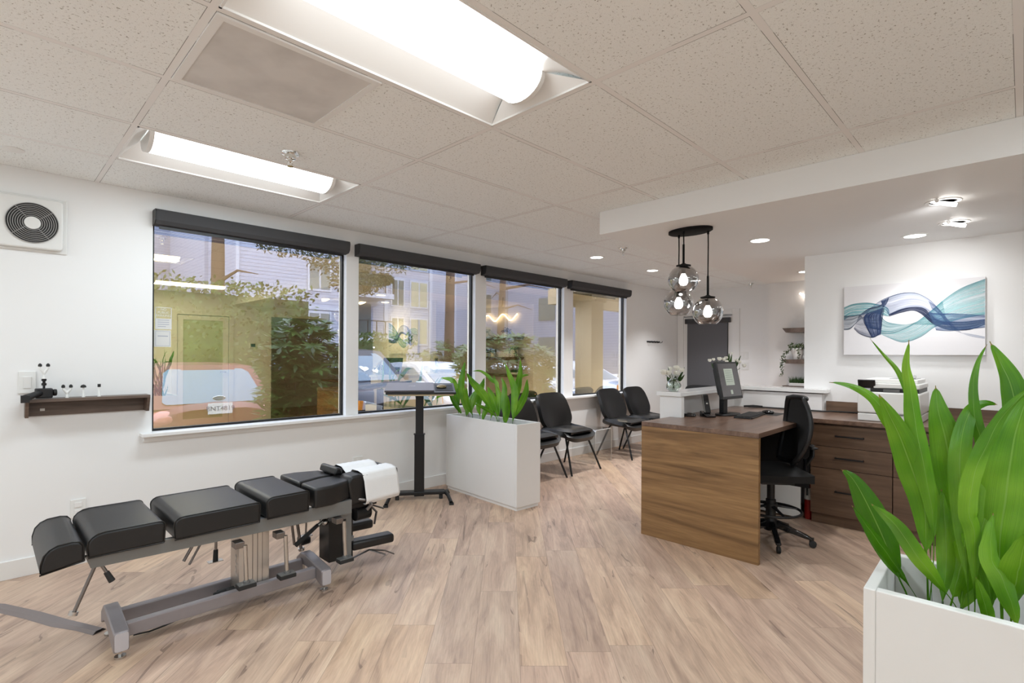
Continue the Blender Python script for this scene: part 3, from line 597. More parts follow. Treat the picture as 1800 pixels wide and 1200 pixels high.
# window sticker
r=thing('window_sticker','white lettered NO PUBLIC PARKING sticker at the left edge of the nearest window','sticker',(.87,WY+.07,1.55))
sx0,sx1=.843,.942; yg=WY+.064
MB().box(sx0,sx0+.004,yg,yg+.002,1.585,1.665).box(sx1-.004,sx1,yg,yg+.002,1.585,1.665).box(sx0,sx1,yg,yg+.002,1.661,1.665).build('border',M['white_label'],r)
MB().box(sx0,sx1,yg,yg+.002,1.51,1.585).build('white_panel',M['white_label'],r)
for k,(tx,sz) in enumerate((('NO',.022),('PUBLIC',.022),('PARKING',.022))): text_mesh(tx,sz,M['white_label'],'lettering',((sx0+sx1)/2,yg+.001,1.649-.022*k),(PI/2,0,0),r)
gl_=mat('grey_print',(.4,.42,.5),.6); mm=MB()
for k in range(4): mm.box(sx0+.015,sx1-.015-(.02 if k==3 else 0),yg-.0006,yg,1.572-.015*k,1.576-.015*k)
mm.build('printed_lines',gl_,r)
r=thing('notice','small white bordered notice taped under the parking sticker on the window','notice',(.87,WY+.07,1.45))
MB().box(sx0-.006,sx1-.004,yg,yg+.002,1.385,1.503).build('sheet',M['white_label'],r)
MB().box(sx0+.002,sx0+.004,yg-.0006,yg,1.392,1.496).box(sx1-.012,sx1-.010,yg-.0006,yg,1.392,1.496).box(sx0+.002,sx1-.010,yg-.0006,yg,1.392,1.394).box(sx0+.002,sx1-.010,yg-.0006,yg,1.494,1.496).box(sx0+.015,sx1-.022,yg-.0006,yg,1.458,1.464).build('printed_border',gl_,r)
# ================= TREATMENT TABLE =================
r=thing('treatment_table','black padded adjustable treatment table on a grey steel base with paper on its headrest','treatment table',(.95,3.02,0))
MB().prism([(.305,.474),(.325,.418),(1.535,.398),(1.535,.478)],'y',2.835,2.862).prism([(.305,.474),(.325,.418),(1.535,.398),(1.535,.478)],'y',3.235,3.262).box(.33,.36,2.862,3.235,.42,.47).box(.88,1.10,2.862,3.235,.41,.47).box(1.50,1.533,2.862,3.235,.40,.47).build('top_rail',M['frame'],r,bevel=.002)
def pad(name,prof,y0,y1,par=r):
    p=MB().prism(prof,'y',y0,y1).build(name,M['vinyl_top'],par,smooth=50,bevel=.010,seg=3)
    for y in (y0+.004,y1-.004):
        q=[(a,y,b) for a,b in prof]; MB().tube(q+[q[0]],.0035,6,False).build('piping',M['piping'],p,smooth=True)
    return p
pad('foot_cushion',[(.300,.468),(.160,.445),(.163,.485),(.172,.52),(.190,.541),(.215,.552),(.26,.556),(.285,.551),(.297,.535)],2.80,3.29)
def rp(x0,x1,z0,z1,rl,rr_):
    P=[(x1-.004,z0),(x0+.004,z0)]
    for i in range(5):
        t=PI-PI/2*i/4; P.append((x0+rl+rl*math.cos(t),z1-rl*.8+rl*.8*math.sin(t)))
    for i in range(5):
        t=PI/2-PI/2*i/4; P.append((x1-rr_+rr_*math.cos(t),z1-rr_*.8+rr_*.8*math.sin(t)))
    return P
pad('leg_cushion',rp(.308,.588,.474,.573,.06,.025),2.80,3.29)
pad('pelvic_cushion',rp(.622,1.005,.472,.575,.04,.02),2.80,3.29)
pad('abdominal_cushion',rp(1.035,1.262,.478,.588,.035,.02),2.80,3.29)
for pl in ([(1.292,2.80),(1.40,2.80),(1.535,2.86),(1.565,3.00),(1.54,3.035),(1.43,3.03),(1.292,2.985)],[(1.292,3.29),(1.38,3.29),(1.52,3.24),(1.565,3.09),(1.54,3.055),(1.43,3.055),(1.292,3.01)]):
    if pl[0][1]>3.1: pl=pl[::-1]
    MB().prism(pl,'z',.478,.592).build('chest_cushion',M['vinyl_top'],r,smooth=50,bevel=.014,seg=3)
# headrest
hd=MB()
for y0,y1 in ((2.845,2.975),(3.075,3.205)):
    for sgn in (0,):
        pf=[(1.54,.44),(1.515,.575),(1.535,.612),(1.59,.615),(1.84,.605),(1.86,.585),(1.80,.455)]
        hd.prism(pf,'y',y0,y1)
hd.build('headrest_pad',M['vinyl'],r,smooth=50,bevel=.016,seg=3)
MB().prism([(1.50,.60),(1.515,.645),(1.545,.64),(1.56,.60)],'y',2.99,3.20).build('headrest_bolster',M['vinyl'],r,smooth=50,bevel=.012,seg=3)
MB().prism([(1.845,.48),(1.84,.62),(1.868,.615),(1.875,.50)],'y',2.86,3.2).build('headrest_end_pad',M['vinyl'],r,smooth=50,bevel=.01,seg=3)
def pap(u,v):
    x0=1.625+(.0)*v; 
    K=[(3.22,.555),(3.20,.605),(3.17,.622),(3.10,.618),(3.04,.585),(3.0,.595),(2.97,.621),(2.90,.622),(2.853,.612),(2.832,.57),(2.818,.50),(2.81,.455),(2.825,.43),(2.86,.428)]
    t=v*(len(K)-1); i=min(int(t),len(K)-2); f_=t-i
    a,b=K[i],K[i+1]; y=a[0]+(b[0]-a[0])*f_; z=a[1]+(b[1]-a[1])*f_
    return (1.60+.235*u+ (.02*v), y, z+.004+.012*u*v+.0015*math.sin(u*40))
MB().shell(pap,16,52,.0016).build('face_paper',M['paper'],r,smooth=True)
MB().tube([(1.575,2.86,.47),(1.64,2.83,.455),(1.66,2.82,.43),(1.63,2.83,.40)],.011,8).tube([(1.66,2.88,.43),(1.72,2.87,.36),(1.70,2.86,.29)],[.012,.014,.012],8,flat=.5).tube([(1.70,2.95,.40),(1.80,2.92,.355)],.011,8,flat=.5).build('tilt_lever',M['steeld'],r,smooth=40)
MB().cyl((1.60,2.93,.36),(1.70,2.93,.36),.045,16).box(1.56,1.74,2.90,3.14,.40,.435).build('headrest_bracket',M['blackm'],r,smooth=40,bevel=.003)
# thoracic head column with hand rests
MB().box(1.44,1.57,2.93,3.06,.10,.345).build('head_column',M['blackm'],r,bevel=.004)
MB().box(1.535,1.572,2.905,2.93,.09,.40).box(1.50,1.54,2.90,3.0,.35,.41).build('column_plate',M['frame'],r,bevel=.002)
MB().box(1.585,1.61,2.96,2.99,.07,.44).build('arm_post',M['blackm'],r)
MB().prism([(2.93,.195),(3.16,.195),(3.16,.225),(2.93,.225)],'x',1.56,1.60).build('arm_bracket',M['frame'],r)
def armpad(M4): 
    return MB().box(1.585,1.86,-.045,.045,-.028,.028,M4)
for (y,z,a) in ((2.95,.165,-8),(3.20,.195,-6)):
    M4=Matrix.Translation((1.585,y,z))@Matrix.Rotation(R(-a)*0,4,'Y')@Matrix.Rotation(R(a),4,'Z')@Matrix.Translation((-1.585,0,0))
    armpad(M4).build('hand_rest',M['vinyl'],r,bevel=.016,seg=3,smooth=50)
MB().tube([(1.60,2.95,.08),(1.70,2.92,.115),(1.80,2.90,.09),(1.86,2.89,.055)],.010,8,flat=.45).tube([(1.70,2.92,.115),(1.78,2.86,.08)],.009,8,flat=.5).build('hand_rest_lever',M['steeld'],r,smooth=40)
MB().prism([(1.42,.175),(1.36,.17),(1.36,.215),(1.42,.22)],'y',3.12,3.2).build('rear_hand_rest',M['vinyl'],r,bevel=.012)
# pedals on vertical rods
for (x,zt,zb) in ((.934,.372,.175),(1.136,.372,.165),(1.47,.375,.155)):
    p=MB().tube([(x-.004,2.80,zt),(x,2.79,zb+.01)],.0105,12).build('pedal_rod',M['steel'],r,smooth=40)
    MB().box(x-.045,x+.04,2.76,2.815,zb-.012,zb+.008).build('pedal',M['rubber'],p,bevel=.003)
    MB().box(x-.042,x+.037,2.765,2.812,zb+.008,zb+.012).cyl((x,2.787,zb+.008),(x,2.787,zb+.022),.016,12).build('pedal_plate',M['frame'],p)
    MB().box(x-.05,x-.005,2.80,2.86,zt-.012,zt+.02).build('pedal_pivot',M['steeld'],p,bevel=.003)
# foot end prop rod + lever, rods below
MB().tube([(.352,2.90,.42),(.275,2.885,.232)],.0075,10).build('prop_rod',M['steeld'],r,smooth=40)
MB().cyl((.275,2.885,.236),(.270,2.884,.222),.017,14).build('rod_foot',M['steel'],r,smooth=40)
MB().tube([(.362,2.86,.42),(.382,2.855,.378)],.007,8).build('release_lever',M['steeld'],r,smooth=40)
MB().tube([(.380,2.855,.382),(.400,2.85,.338)],[.011,.0135],10).build('lever_grip',M['rubber'],r,smooth=40)
dr=[MB().tube([a,b_],c_,8).build('drop_rod',M['steeld'],r,smooth=40) for a,b_,c_ in (((.80,3.05,.42),(.72,3.05,.28),.008),((.835,3.05,.42),(.745,3.05,.255),.006),((1.262,3.05,.41),(1.285,3.05,.22),.008),((1.292,3.05,.41),(1.325,3.05,.185),.009),((1.38,3.1,.41),(1.375,3.1,.24),.006),((.87,3.05,.42),(.868,3.05,.30),.007))]
MB().cyl((1.326,3.05,.19),(1.328,3.05,.175),.018,12).build('rod_end',M['steel'],dr[3]); MB().box(1.34,1.41,3.08,3.12,.236,.24).build('rod_end',M['steel'],dr[4]); MB().box(.83,.90,3.03,3.07,.238,.242).build('rod_end',M['steel'],dr[5])
MB().tube([(1.39,2.97,.33),(1.25,2.95,.25)],[.011,.014],10).tube([(.868,3.05,.30),(.866,3.05,.235)],[.011,.013],10).build('foam_grip',M['rubber'],r,smooth=40)
MB().tube([(1.47,2.98,.37),(1.42,2.97,.345),(1.385,2.97,.325)],.011,8).sphere((1.43,2.96,.34),.02,10,8).build('crank_arm',M['steel'],r,smooth=40)
# lift column
MB().box(.94,1.092,2.915,3.05,.05,.40).build('lift_column',M['brushed'],r,bevel=.003)
MB().box(1.005,1.008,2.9135,2.9152,.07,.40).box(1.030,1.033,2.9135,2.9152,.07,.40).box(1.055,1.057,2.9135,2.9152,.07,.40).build('column_groove',M['steeld'],r)
MB().tube([(.9385,2.94+.03*abs(math.sin(q*1.9)),.17+.012*q) for q in range(10)],.0012,5).build('column_emblem',M['white_label'],r)
# base
for (xa,xb,f0) in ((.398,.456,0),(1.334,1.392,0)):
    prof=[(2.80,.035),(2.80,.118),(2.81,.125),(3.02,.155),(3.08,.155),(3.14,.11),(3.14,.05),(3.06,.09),(2.99,.09),(2.81,.034)]
    MB().prism(prof,'x',xa,xb).build('cross_foot',M['frame2'],r,bevel=.006,seg=2,smooth=40)
    MB().prism(rbox(xa+.004,xb-.004,.04,.119,.01),'y',2.796,2.80).build('end_plug',M['white_label'] if f0 else mat('end_plug_plastic',srgb(190,186,190),.5),r)
    for y in (2.83,3.10):
        MB().cyl(((xa+xb)/2,y,.0),((xa+xb)/2,y,.009),.022,16).cyl(((xa+xb)/2,y,.009),((xa+xb)/2,y,.05 if y<3 else .07),.007,10).build('levelling_foot',M['steel'],r,smooth=40)
for y in (2.872,3.045):
    MB().box(.456,1.334,y,y+.038,.062,.122).build('base_rail',M['frame2'],r,bevel=.004)
MB().box(.86,.945,2.955,3.01,.055,.10).cyl((.84,2.98,.085),(.90,2.98,.09),.018,10).build('actuator',M['rubber'],r,bevel=.005)
MB().tube([(.85,2.98,.08),(.78,2.985,.045),(.70,2.99,.02),(.62,2.98,.012),(.56,2.97,.012),(.50,2.985,.012)],.004,6).build('power_cable',M['rubber'],r,smooth=True)
# floor cable cover
r=MB(); pts=[(-.25,4.18),(-.1,4.02),(.067,3.82),(.18,3.60),(.27,3.40),(.34,3.27),(.395,3.155)]
V=[];F=[]
for i,(x,y) in enumerate(pts):
    a=Vector((pts[min(i+1,6)][0]-pts[max(i-1,0)][0],pts[min(i+1,6)][1]-pts[max(i-1,0)][1],0)).normalized(); n=Vector((-a.y,a.x,0)); W_=.038 if i<5 else .030
    for k,h in ((-1,0.0005),(-.55,.013),(.55,.013),(1,.0005)): q=Vector((x,y,h))+n*W_*k; V.append(q)
for i in range(6):
    for k in range(3): F.append((i*4+k,i*4+k+1,(i+1)*4+k+1,(i+1)*4+k))
    F.append((i*4,(i+1)*4,(i+1)*4+3,i*4+3))
r.add(V,F); tag(r.build('cable_cover',M['stripgrey']),'grey flat cable cover strip running over the floor to the foot of the treatment table','cable cover')
# ================= STANDING DESK =================
cx,cy=2.845,4.0; ang=R(-36); r=thing('standing_desk','small black single column standing desk in front of the second window','standing desk',(cx,cy,0))
RM=Matrix.Translation((cx,cy,0))@Matrix.Rotation(ang,4,'Z')
def bx(x0,x1,y0,y1,z0,z1,mb=None): 
    return (mb or MB()).box(x0,x1,y0,y1,z0,z1,RM)
bx(-.046,.046,-.03,.03,.03,.60).build('lower_column',M['blackm'],r,bevel=.004); bx(-.036,.036,-.024,.024,.60,.985).build('upper_column',M['blackm'],r,bevel=.003)
bx(-.052,.052,-.035,.035,.60,.606).build('collar',M['black'],r)
bx(-.235,.235,-.045,.045,.045,.075).build('crossbar',M['blackm'],r,bevel=.006)
for s_ in (-1,1):
    q=MB().tube([(s_*.235,0,.06),(s_*.262,-.10,.052),(s_*.285,-.23,.018)],.017,8,M=RM).tube([(s_*.235,0,.06),(s_*.262,.08,.045),(s_*.272,.11,.018)],.017,8,M=RM).build('foot',M['blackm'],r,smooth=50)
    bx(s_*.287-.02,s_*.287+.02,-.25,-.215,0,.016).build('rubber_foot',M['rubber'],q); 
    bx(s_*.20-.017,s_*.20+.017,-.03,.02,.0,.04).build('caster',M['rubber'],r,bevel=.006)
TM=RM@Matrix.Translation((.005,0,1.0))@Matrix.Rotation(R(8),4,'X')
MB().box(-.30,.32,-.21,.23,0.012,.032,TM).build('desktop',M['black'],r,bevel=.006); MB().box(-.28,.30,-.215,-.20,.002,.014,TM).box(-.09,.09,-.12,.12,-.004,.012,TM).build('desktop_edge',M['beige'],r)
lp=thing('laptop','closed grey laptop lying on the standing desk','laptop',TM@Vector((-.09,0,.04)))
MB().prism(rbox(-.31,.125,-.20,.17,.012),'z',.034,.050,TM).build('lid',mat('laptop_lid',srgb(96,92,96),.4,metal=.5),lp,bevel=.002)
MB().box(-.31,.125,-.20,.17,.033,.036,TM).build('base',M['black'],lp)
MB().box(-.105,-.045,-.005,.006,.0503,.0508,TM).build('lid_mark',M['steel'],lp)
ms=thing('computer_mouse','glossy bronze toned mouse at the right end of the standing desk','mouse',TM@Vector((.20,-.02,.04)))
q=MB().sphere((0,0,0),.032,18,10,(1.5,1.0,.62)); q.v=[tuple(TM@Vector((.195+a,-.02+b,.045+max(c_,-.006)))) for a,b,c_ in q.v]; q.build('shell',mat('bronze_mouse',srgb(160,146,116),.2,metal=.7),ms,smooth=True)
MB().box(.135,.30,-.15,.14,.032,.035,TM).build('mouse_mat',M['rubber']); tag(bpy.data.objects['mouse_mat'],'dark mouse mat under the bronze mouse on the standing desk','mouse mat')
# ================= PLANTERS =================
def blade(mb,pts,wd,seedv,view=Vector((0,0,1.338)),under=None):
    rr=random.Random(seedv); P=[Vector(p) for p in pts]
    if under is not None: P=[Vector((P[0].x,P[0].y,under)),]+P
    # resample with catmull
    Q=[]; n=len(P)
    for i in range(n-1):
        p0,p1,p2,p3=P[max(i-1,0)],P[i],P[i+1],P[min(i+2,n-1)]
        for k in range(6):
            t=k/6; Q.append(.5*((2*p1)+(-p0+p2)*t+(2*p0-5*p1+4*p2-p3)*t*t+(-p0+3*p1-3*p2+p3)*t**3))
    Q.append(P[-1]); L=[0]
    for i in range(1,len(Q)): L.append(L[-1]+(Q[i]-Q[i-1]).length)
    tot=L[-1]; tw0=R(rr.uniform(-25,25)); tw1=tw0+R(rr.uniform(-40,40)); uv=[];V=[];F=[];W=6
    petf=rr.uniform(.24,.36)
    for i,q in enumerate(Q):
        s=L[i]/tot; t=(Q[min(i+1,len(Q)-1)]-Q[max(i-1,0)]).normalized(); d=(q-view).normalized(); a=t.cross(d).normalized()
        nrm=a.cross(t).normalized(); th=tw0+(tw1-tw0)*s; a=a*math.cos(th)+nrm*math.sin(th); nrm=a.cross(t).normalized()
        k=max(0,(s-petf)/(1-petf)); hw=wd/2*max(.06,(math.sin(PI*min(1,k**.85)))**.75 if k>0 else .06)
        if s>.985: hw*=.3
        for j in range(W+1):
            c=(j/W)*2-1; V.append(q+a*hw*c+nrm*hw*.35*(abs(c)**1.3-.4)+nrm*.0015*math.sin(s*40+c*3)); uv.append((j/W,s))
    for i in range(len(Q)-1):
        for j in range(W): F.append((i*(W+1)+j,i*(W+1)+j+1,(i+1)*(W+1)+j+1,(i+1)*(W+1)+j))
    mb.add(V,F); mb.uv=getattr(mb,'uv',[])+uv; return Q
def foliage(leaves,root,soilz,sd):
    fo=MB(); st=MB()
    for i,(pts,wd) in enumerate(leaves):
        Q=blade(fo,pts,wd,sd+i,under=soilz)
        st.tube([Vector((Q[0].x,Q[0].y,soilz-.02))]+Q[0:8:2],[.0035,.003,.003,.0025,.002][:1+len(Q[0:8:2])],6)
    o=fo.build('foliage',M['blade'],root,smooth=True); ul=o.data.uv_layers.new(name='UVMap')
    for lp_ in o.data.loops: ul.data[lp_.index].uv=fo.uv[lp_.vertex_index]
    st.build('stem',M['stem'],root,smooth=True)
def planter(cx,cy,rz,wx,wy,h,label,leaves,sd):
    r=thing('potted_plant',label,'potted plant',(cx,cy,0)); PM=Matrix.Translation((cx,cy,0))@Matrix.Rotation(rz,4,'Z'); t_=.026
    a,b=wx/2,wy/2; z0=.03
    m_=MB().box(-a,a,-b,-b+t_,z0,h,PM).box(-a,a,b-t_,b,z0,h,PM).box(-a,-a+t_,-b+t_,b-t_,z0,h,PM).box(a-t_,a,-b+t_,b-t_,z0,h,PM).box(-a+t_,a-t_,-b+t_,b-t_,z0,z0+.02,PM)
    # one welded shell
    o=m_.build('planter_box',M['planter'],r,bevel=.003)
    MB().box(-a+.012,a-.012,-b+.012,b-.012,0,z0,PM).build('plinth',M['planter'],o)
    MB().box(-a+t_+.001,a-t_-.001,-b+t_+.001,b-t_-.001,h-.22,h-.14,PM).build('soil',M['soil'],r)
    lz=h-.14
    foliage(leaves,r,lz,sd)
planter(3.375,3.60,R(-3.5),.285,1.05,.742,'white rectangular planter with broad green leaves standing beside the waiting chairs',MG_LEAVES,100)
planter(1.742,-.235,R(1.2),.345,1.05,.758,'large white planter with tall broad green leaves in the right foreground',FG_LEAVES,203)
# ================= WAITING CHAIRS =================
def waiting_chair(label):
    r=thing('waiting_chair',label,'chair',(0,0,0),0,'black upholstered waiting room chairs')
    # local: faces -y, floor 0
    def seat(u,v):
        x=(u*2-1); y=v  # v 0 front..1 back
        w_=.255+.02*math.sin(PI*v); X_=x*w_; Y_=-.25+.47*v
        z=.415+.075*abs(x)**4*(.5+.5*v)+.02*max(0,.2-v)*0+.05*max(0,v-.8)*4*.25-.012*(1-v)
        if v<.12: z-= (.12-v)*.25
        cr=.06*(abs(x)**6); Y_=Y_+cr*(1 if v<.5 else -1)*(1-2*min(v,1-v))
        return (X_,Y_,z)
    MB().shell(seat,16,14,.05).build('seat_shell',M['leather'],r,smooth=60)
    def cush(u,v):
        x=u*2-1; X_=x*.20; Y_=-.215+.39*v; e=(1-abs(x)**6)*(1-abs(v*2-1)**6)
        return (X_,Y_,.455+.028*e)
    MB().shell(cush,14,14,.03).build('seat_cushion',M['leather'],r,smooth=60)
    def back(u,v):
        x=u*2-1; hw=.19+.088*math.sin(PI*.5+(v-.35)/.65*PI*.30)
        if v<.35: hw=.19+.088*math.sin((v/.35)*PI/2)
        z=.45+.425*v; y=.185+.135*v-.02*math.sin(PI*v)-.055*(x*x)*(.5+.5*(1-v))
        rc=(abs(x)**5)*.035*(v>.8)*((v-.8)/.2); return (x*hw,y,z-rc)
    MB().shell(back,14,18,.042).build('backrest',M['leather'],r,smooth=60,bevel=0)
    for sx_,sy_ in ((-1,-1),(1,-1),(-1,1),(1,1)):
        xt,xb=.15*sx_,.275*sx_; yt,yb=(-.12,-.285) if sy_<0 else (.10,.265)
        MB().tube([(xt*.6,yt,.412),(xt*1.15,yt*1.05,.405),(xt*1.32,yt*1.15,.385),(xb,yb,.0)],.0115,10).build('leg',M['blackm'],r,smooth=50)
    return r
ch=waiting_chair('first black waiting chair, mostly hidden behind the white planter and its leaves')
ch.location=(4.215,3.845,0)
for (x,y,rz,l) in ((4.85,3.845,0,'black waiting chair left of the clear side table, in full view beside the planter'),(6.095,3.845,0,'black waiting chair right of the clear side table'),(6.745,3.845,0,'black waiting chair at the window wall partly hidden behind the wooden desk front'),(7.62,3.60,-PI/2,'black waiting chair turned sideways by the end wall, only its seat showing past the counter')):
    c_=copy_tree(ch); c_.location=(x,y,0); c_.rotation_euler=(0,0,rz); c_['label']=l
# clear acrylic side table
def wf(u,v):
    L=[.42,.36,.42]; t=u*sum(L)
    if t<.42: p=(5.29,0,t)
    elif t<.78: p=(5.29+(t-.42),0,.42)
    else: p=(5.65,0,1.2-t)
    return p
r=thing('side_table','clear acrylic waterfall side table between two black waiting chairs','side table',(5.47,3.95,0))
pr_=[(5.29,0),(5.29,.40),(5.31,.42),(5.63,.42),(5.65,.40),(5.65,0),(5.638,0),(5.638,.397),(5.627,.408),(5.313,.408),(5.302,.397),(5.302,0)]
tb=MB(); N=len(pr_)
tb.add([(a,3.76,b) for a,b in pr_]+[(a,4.12,b) for a,b in pr_],[(i,(i+1)%N,(i+1)%N+N,i+N) for i in range(N)]+[(0,1,10,11),(1,2,9,10),(2,3,8,9),(3,4,7,8),(4,5,6,7)]+[tuple(q+N for q in reversed(f_)) for f_ in [(0,1,10,11),(1,2,9,10),(2,3,8,9),(3,4,7,8),(4,5,6,7)]])
tb.build('tabletop',M['acrylic'],r)
ed=mat('acrylic_edge',(.7,.72,.72),.15); MB().tube([(a,3.759,b) for a,b in [(5.296,0),(5.296,.40),(5.312,.414),(5.628,.414),(5.644,.40),(5.644,0)]],.004,6).build('polished_edge',ed,r,smooth=True)
# ================= RECEPTION =================
pw=MB().box(3.976,5.46,2.06,2.145,0,1.012).box(5.265,5.358,1.285,2.06,0,1.002).box(5.358,5.48,1.456,2.06,0,1.002)
struct('wall_partition',pw,M['wall'])
struct('trim_5',MB().box(3.93,3.975,1.955,2.145,0,1.012),M['trimw'])
ct=MB().prism([(3.905,1.95),(5.235,1.95),(5.235,1.243),(5.358,1.243),(5.358,1.457),(5.50,1.457),(5.50,2.165),(3.905,2.165)],'z',1.013,1.045)
tag(ct.build('counter_cap',M['quartz'],bevel=.002),'white solid ledge capping the low partition behind the reception desk','ledge')
r=thing('reception_desk','walnut reception desk with a waterfall front panel and an L shaped worktop','desk',(3.48,1.63,0))
MB().box(3.48,3.512,1.205,2.05,0,.812).build('front_panel',M['walnut'],r,bevel=.001)
top=[(3.48,1.205),(4.665,1.205),(4.665,-1.2),(5.355,-1.2),(5.355,1.28),(5.26,1.28),(5.26,2.055),(3.98,2.055),(3.98,1.95),(3.925,1.95),(3.925,2.05),(3.48,2.05)]
top=[(3.48,1.205),(4.665,1.205),(4.665,-1.2),(5.357,-1.2),(5.357,1.28),(5.262,1.28),(5.262,2.054),(4.003,2.054),(4.003,1.95),(3.92,1.95),(3.92,2.05),(3.48,2.05)]
MB().prism(top,'z',.813,.845).build('worktop',M['walnut_top'],r,bevel=.0015)
MB().box(4.70,4.715,1.30,2.05,.02,.27).build('knee_panel',M['trimw'],r); MB().box(4.70,4.715,1.235,2.05,.27,.811).box(3.52,4.7,2.035,2.05,.27,.811).build('under_desk_darkness',M['black'],r)  # black boards put in to stand for the darkness under the desk
MB().box(5.34,5.357,-1.2,1.27,.846,.94).build('backsplash',M['walnut_d'],r)
# base cabinets
def handle(par,y0,y1,z):
    MB().box(4.672,4.679,y0,y1,z-.006,z+.006).box(4.679,4.70,y0,y0+.008,z-.006,z+.006).box(4.679,4.70,y1-.008,y1,z-.006,z+.006).build('handle',M['blackm'],par,bevel=.001)
def cab(y0,y1,kind,label):
    r=thing('base_cabinet',label,'cabinet',(4.98,(y0+y1)/2,0),0,'walnut drawer cabinets under the back worktop')
    MB().box(4.722,5.34,y0+.001,y1-.001,.085,.811).build('body',M['walnut_d'],r); MB().box(4.737,5.33,y0+.001,y1-.001,0,.085).build('toe_kick',M['walnut_d'],r)
    for (a,b) in kind:
        d_=MB().box(4.70,4.7215,y0+.002,y1-.002,a,b).build('drawer',M['walnut_d'],r,bevel=.001); mz=(a+b)/2+.004 if b-a<.3 else a+ (b-a)*.53; mc=(y0+y1)/2
        handle(d_,mc-.095,mc+.095,mz)
K3=[(.088,.452),(.456,.626),(.630,.795)]
cab(.685,1.228,K3,'walnut three drawer base cabinet beside the office chair, black bar handles'); cab(.14,.683,K3,'walnut three drawer base cabinet under the printer, behind the plant leaves'); cab(-.405,.138,K3,'walnut three drawer base cabinet at the right edge of the photo behind the big plant')
# fire extinguisher
r=thing('fire_extinguisher','red fire extinguisher with black hose standing on the floor beside the drawer cabinet','fire extinguisher',(4.86,1.262+.0,0)); ex,ey=4.60,1.262
ex=4.80;ey=1.264
MB().lathe([(.030,0),(.033,.006),(.033,.30),(.024,.335),(.012,.35),(.012,.365)],(ex,ey,0),20).build('cylinder',M['red'],r,smooth=40)
MB().box(ex-.03,ex+.03,ey-.01,ey+.01,.365,.395).tube([(ex-.02,ey,.38),(ex-.045,ey,.36),(ex-.045,ey,.2)],.008,8).build('valve_hose',M['rubber'],r,smooth=40)
MB().lathe([(.0336,.16),(.0336,.26)],(ex,ey,0),20,closed=True).build('paper_label',M['white_label'],r)
# ---- office chair ----
ocx,ocy=4.03,1.31; oc=thing('office_chair','black mesh back drafting chair with foot ring rolled under the desk corner','office chair',(ocx,ocy,0)); 
def OM(a): return Matrix.Translation((ocx,ocy,0))@Matrix.Rotation(a,4,'Z')
a0=math.atan2(1.20-ocy,3.83-ocx)
for k in range(5):
    m4=OM(a0+2*PI*k/5); L_=.255
    MB().prism([(.03,.10),(.03,.155),(L_-.03,.085),(L_+.01,.065),(L_+.01,.05),(L_-.04,.058)],'y',-.018,.018,m4).build('spoke',M['blackgl'],oc,bevel=.006,smooth=50)
    cst=MB().lathe([(0,-.012),(.020,-.012),(.024,-.008),(.024,-.001),(.008,0),(.008,.001),(.024,.002),(.024,.009),(.020,.013),(0,.013)],(0,0,0),20,M=m4@Matrix.Translation((L_+.012,0,.0245))@Matrix.Rotation(PI/2,4,'X')).build('caster',M['rubber'],oc,smooth=40)
    MB().box(L_-.01,L_+.02,-.008,.008,.03,.07,m4).build('caster_fork',M['blackgl'],cst,bevel=.003)
MB().lathe([(.045,.08),(.045,.15),(.034,.17),(.034,.30),(.026,.305),(.026,.43)],(ocx,ocy,0),24).build('column',M['black'],oc,smooth=40)
fr=MB().tube([(ocx+.20*math.cos(a),ocy+.20*math.sin(a),.225) for a in [2*PI*i/40 for i in range(41)]],.010,8,False)
for k in range(4):
    a=PI/4+k*PI/2; fr.tube([(ocx+.03*math.cos(a),ocy+.03*math.sin(a),.255),(ocx+.2*math.cos(a),ocy+.2*math.sin(a),.225)],[.018,.008],8,flat=.5)
fr.lathe([(.044,.235),(.044,.275)],(ocx,ocy,0),20,closed=False).build('foot_ring',M['black'],oc,smooth=50)
fa=R(128)-PI/2  # local +y = facing direction
m4=OM(fa)
MB().box(-.11,.11,-.12,.10,.43,.465,m4).tube([m4@Vector((.0,-.10,.445)),m4@Vector((0,-.19,.44)),m4@Vector((0,-.235,.50)),m4@Vector((0,-.235,.60))],.02,8,flat=.5).build('mechanism',M['black'],oc,smooth=50)
def oseat(u,v):
    x=u*2-1; y=v*2-1; e=(1-abs(x)**5)*(1-abs(y)**5)
    return tuple(m4@Vector((x*.235*(1-.06*y*y),.01+y*.215,.495+.025*e-.03*max(0,y-.6))))
MB().shell(oseat,14,14,.055).build('seat',mat('chair_fabric',(.006,.006,.0065),.85,bump=.3,bscale=500),oc,smooth=60)
def obk(t): # profile: returns y,z
    z=.585+.445*t; y=-.155-.075*t-.03*math.sin(PI*t)*0+ -.05*math.sin(PI*t*.9)+.02*t; return y,z
def hwid(t): return .215*(math.sin(PI*(.10+.78*t))**.45)
def oback(u,v):
    x=u*2-1; y,z=obk(v); hw=hwid(v); return tuple(m4@Vector((x*hw,y+.055*x*x,z)))
rim=[m4@Vector((hwid(t/12)*1,obk(t/12)[0]+.055,obk(t/12)[1])) for t in range(13)]+[m4@Vector((hwid(1)*(1-q/4),obk(1)[0]+.055*(1-q/4)**2,obk(1)[1]+.01)) for q in range(1,9)]+[m4@Vector((-hwid(1-t/12),obk(1-t/12)[0]+.055,obk(1-t/12)[1])) for t in range(13)]+[m4@Vector((-hwid(0)*(1-q/4),obk(0)[0]+.055*(1-q/4)**2,obk(0)[1]-.01)) for q in range(1,8)]
MB().tube(rim+[rim[0]],.019,10,False,flat=.8).build('back_frame',M['black'],oc,smooth=True)
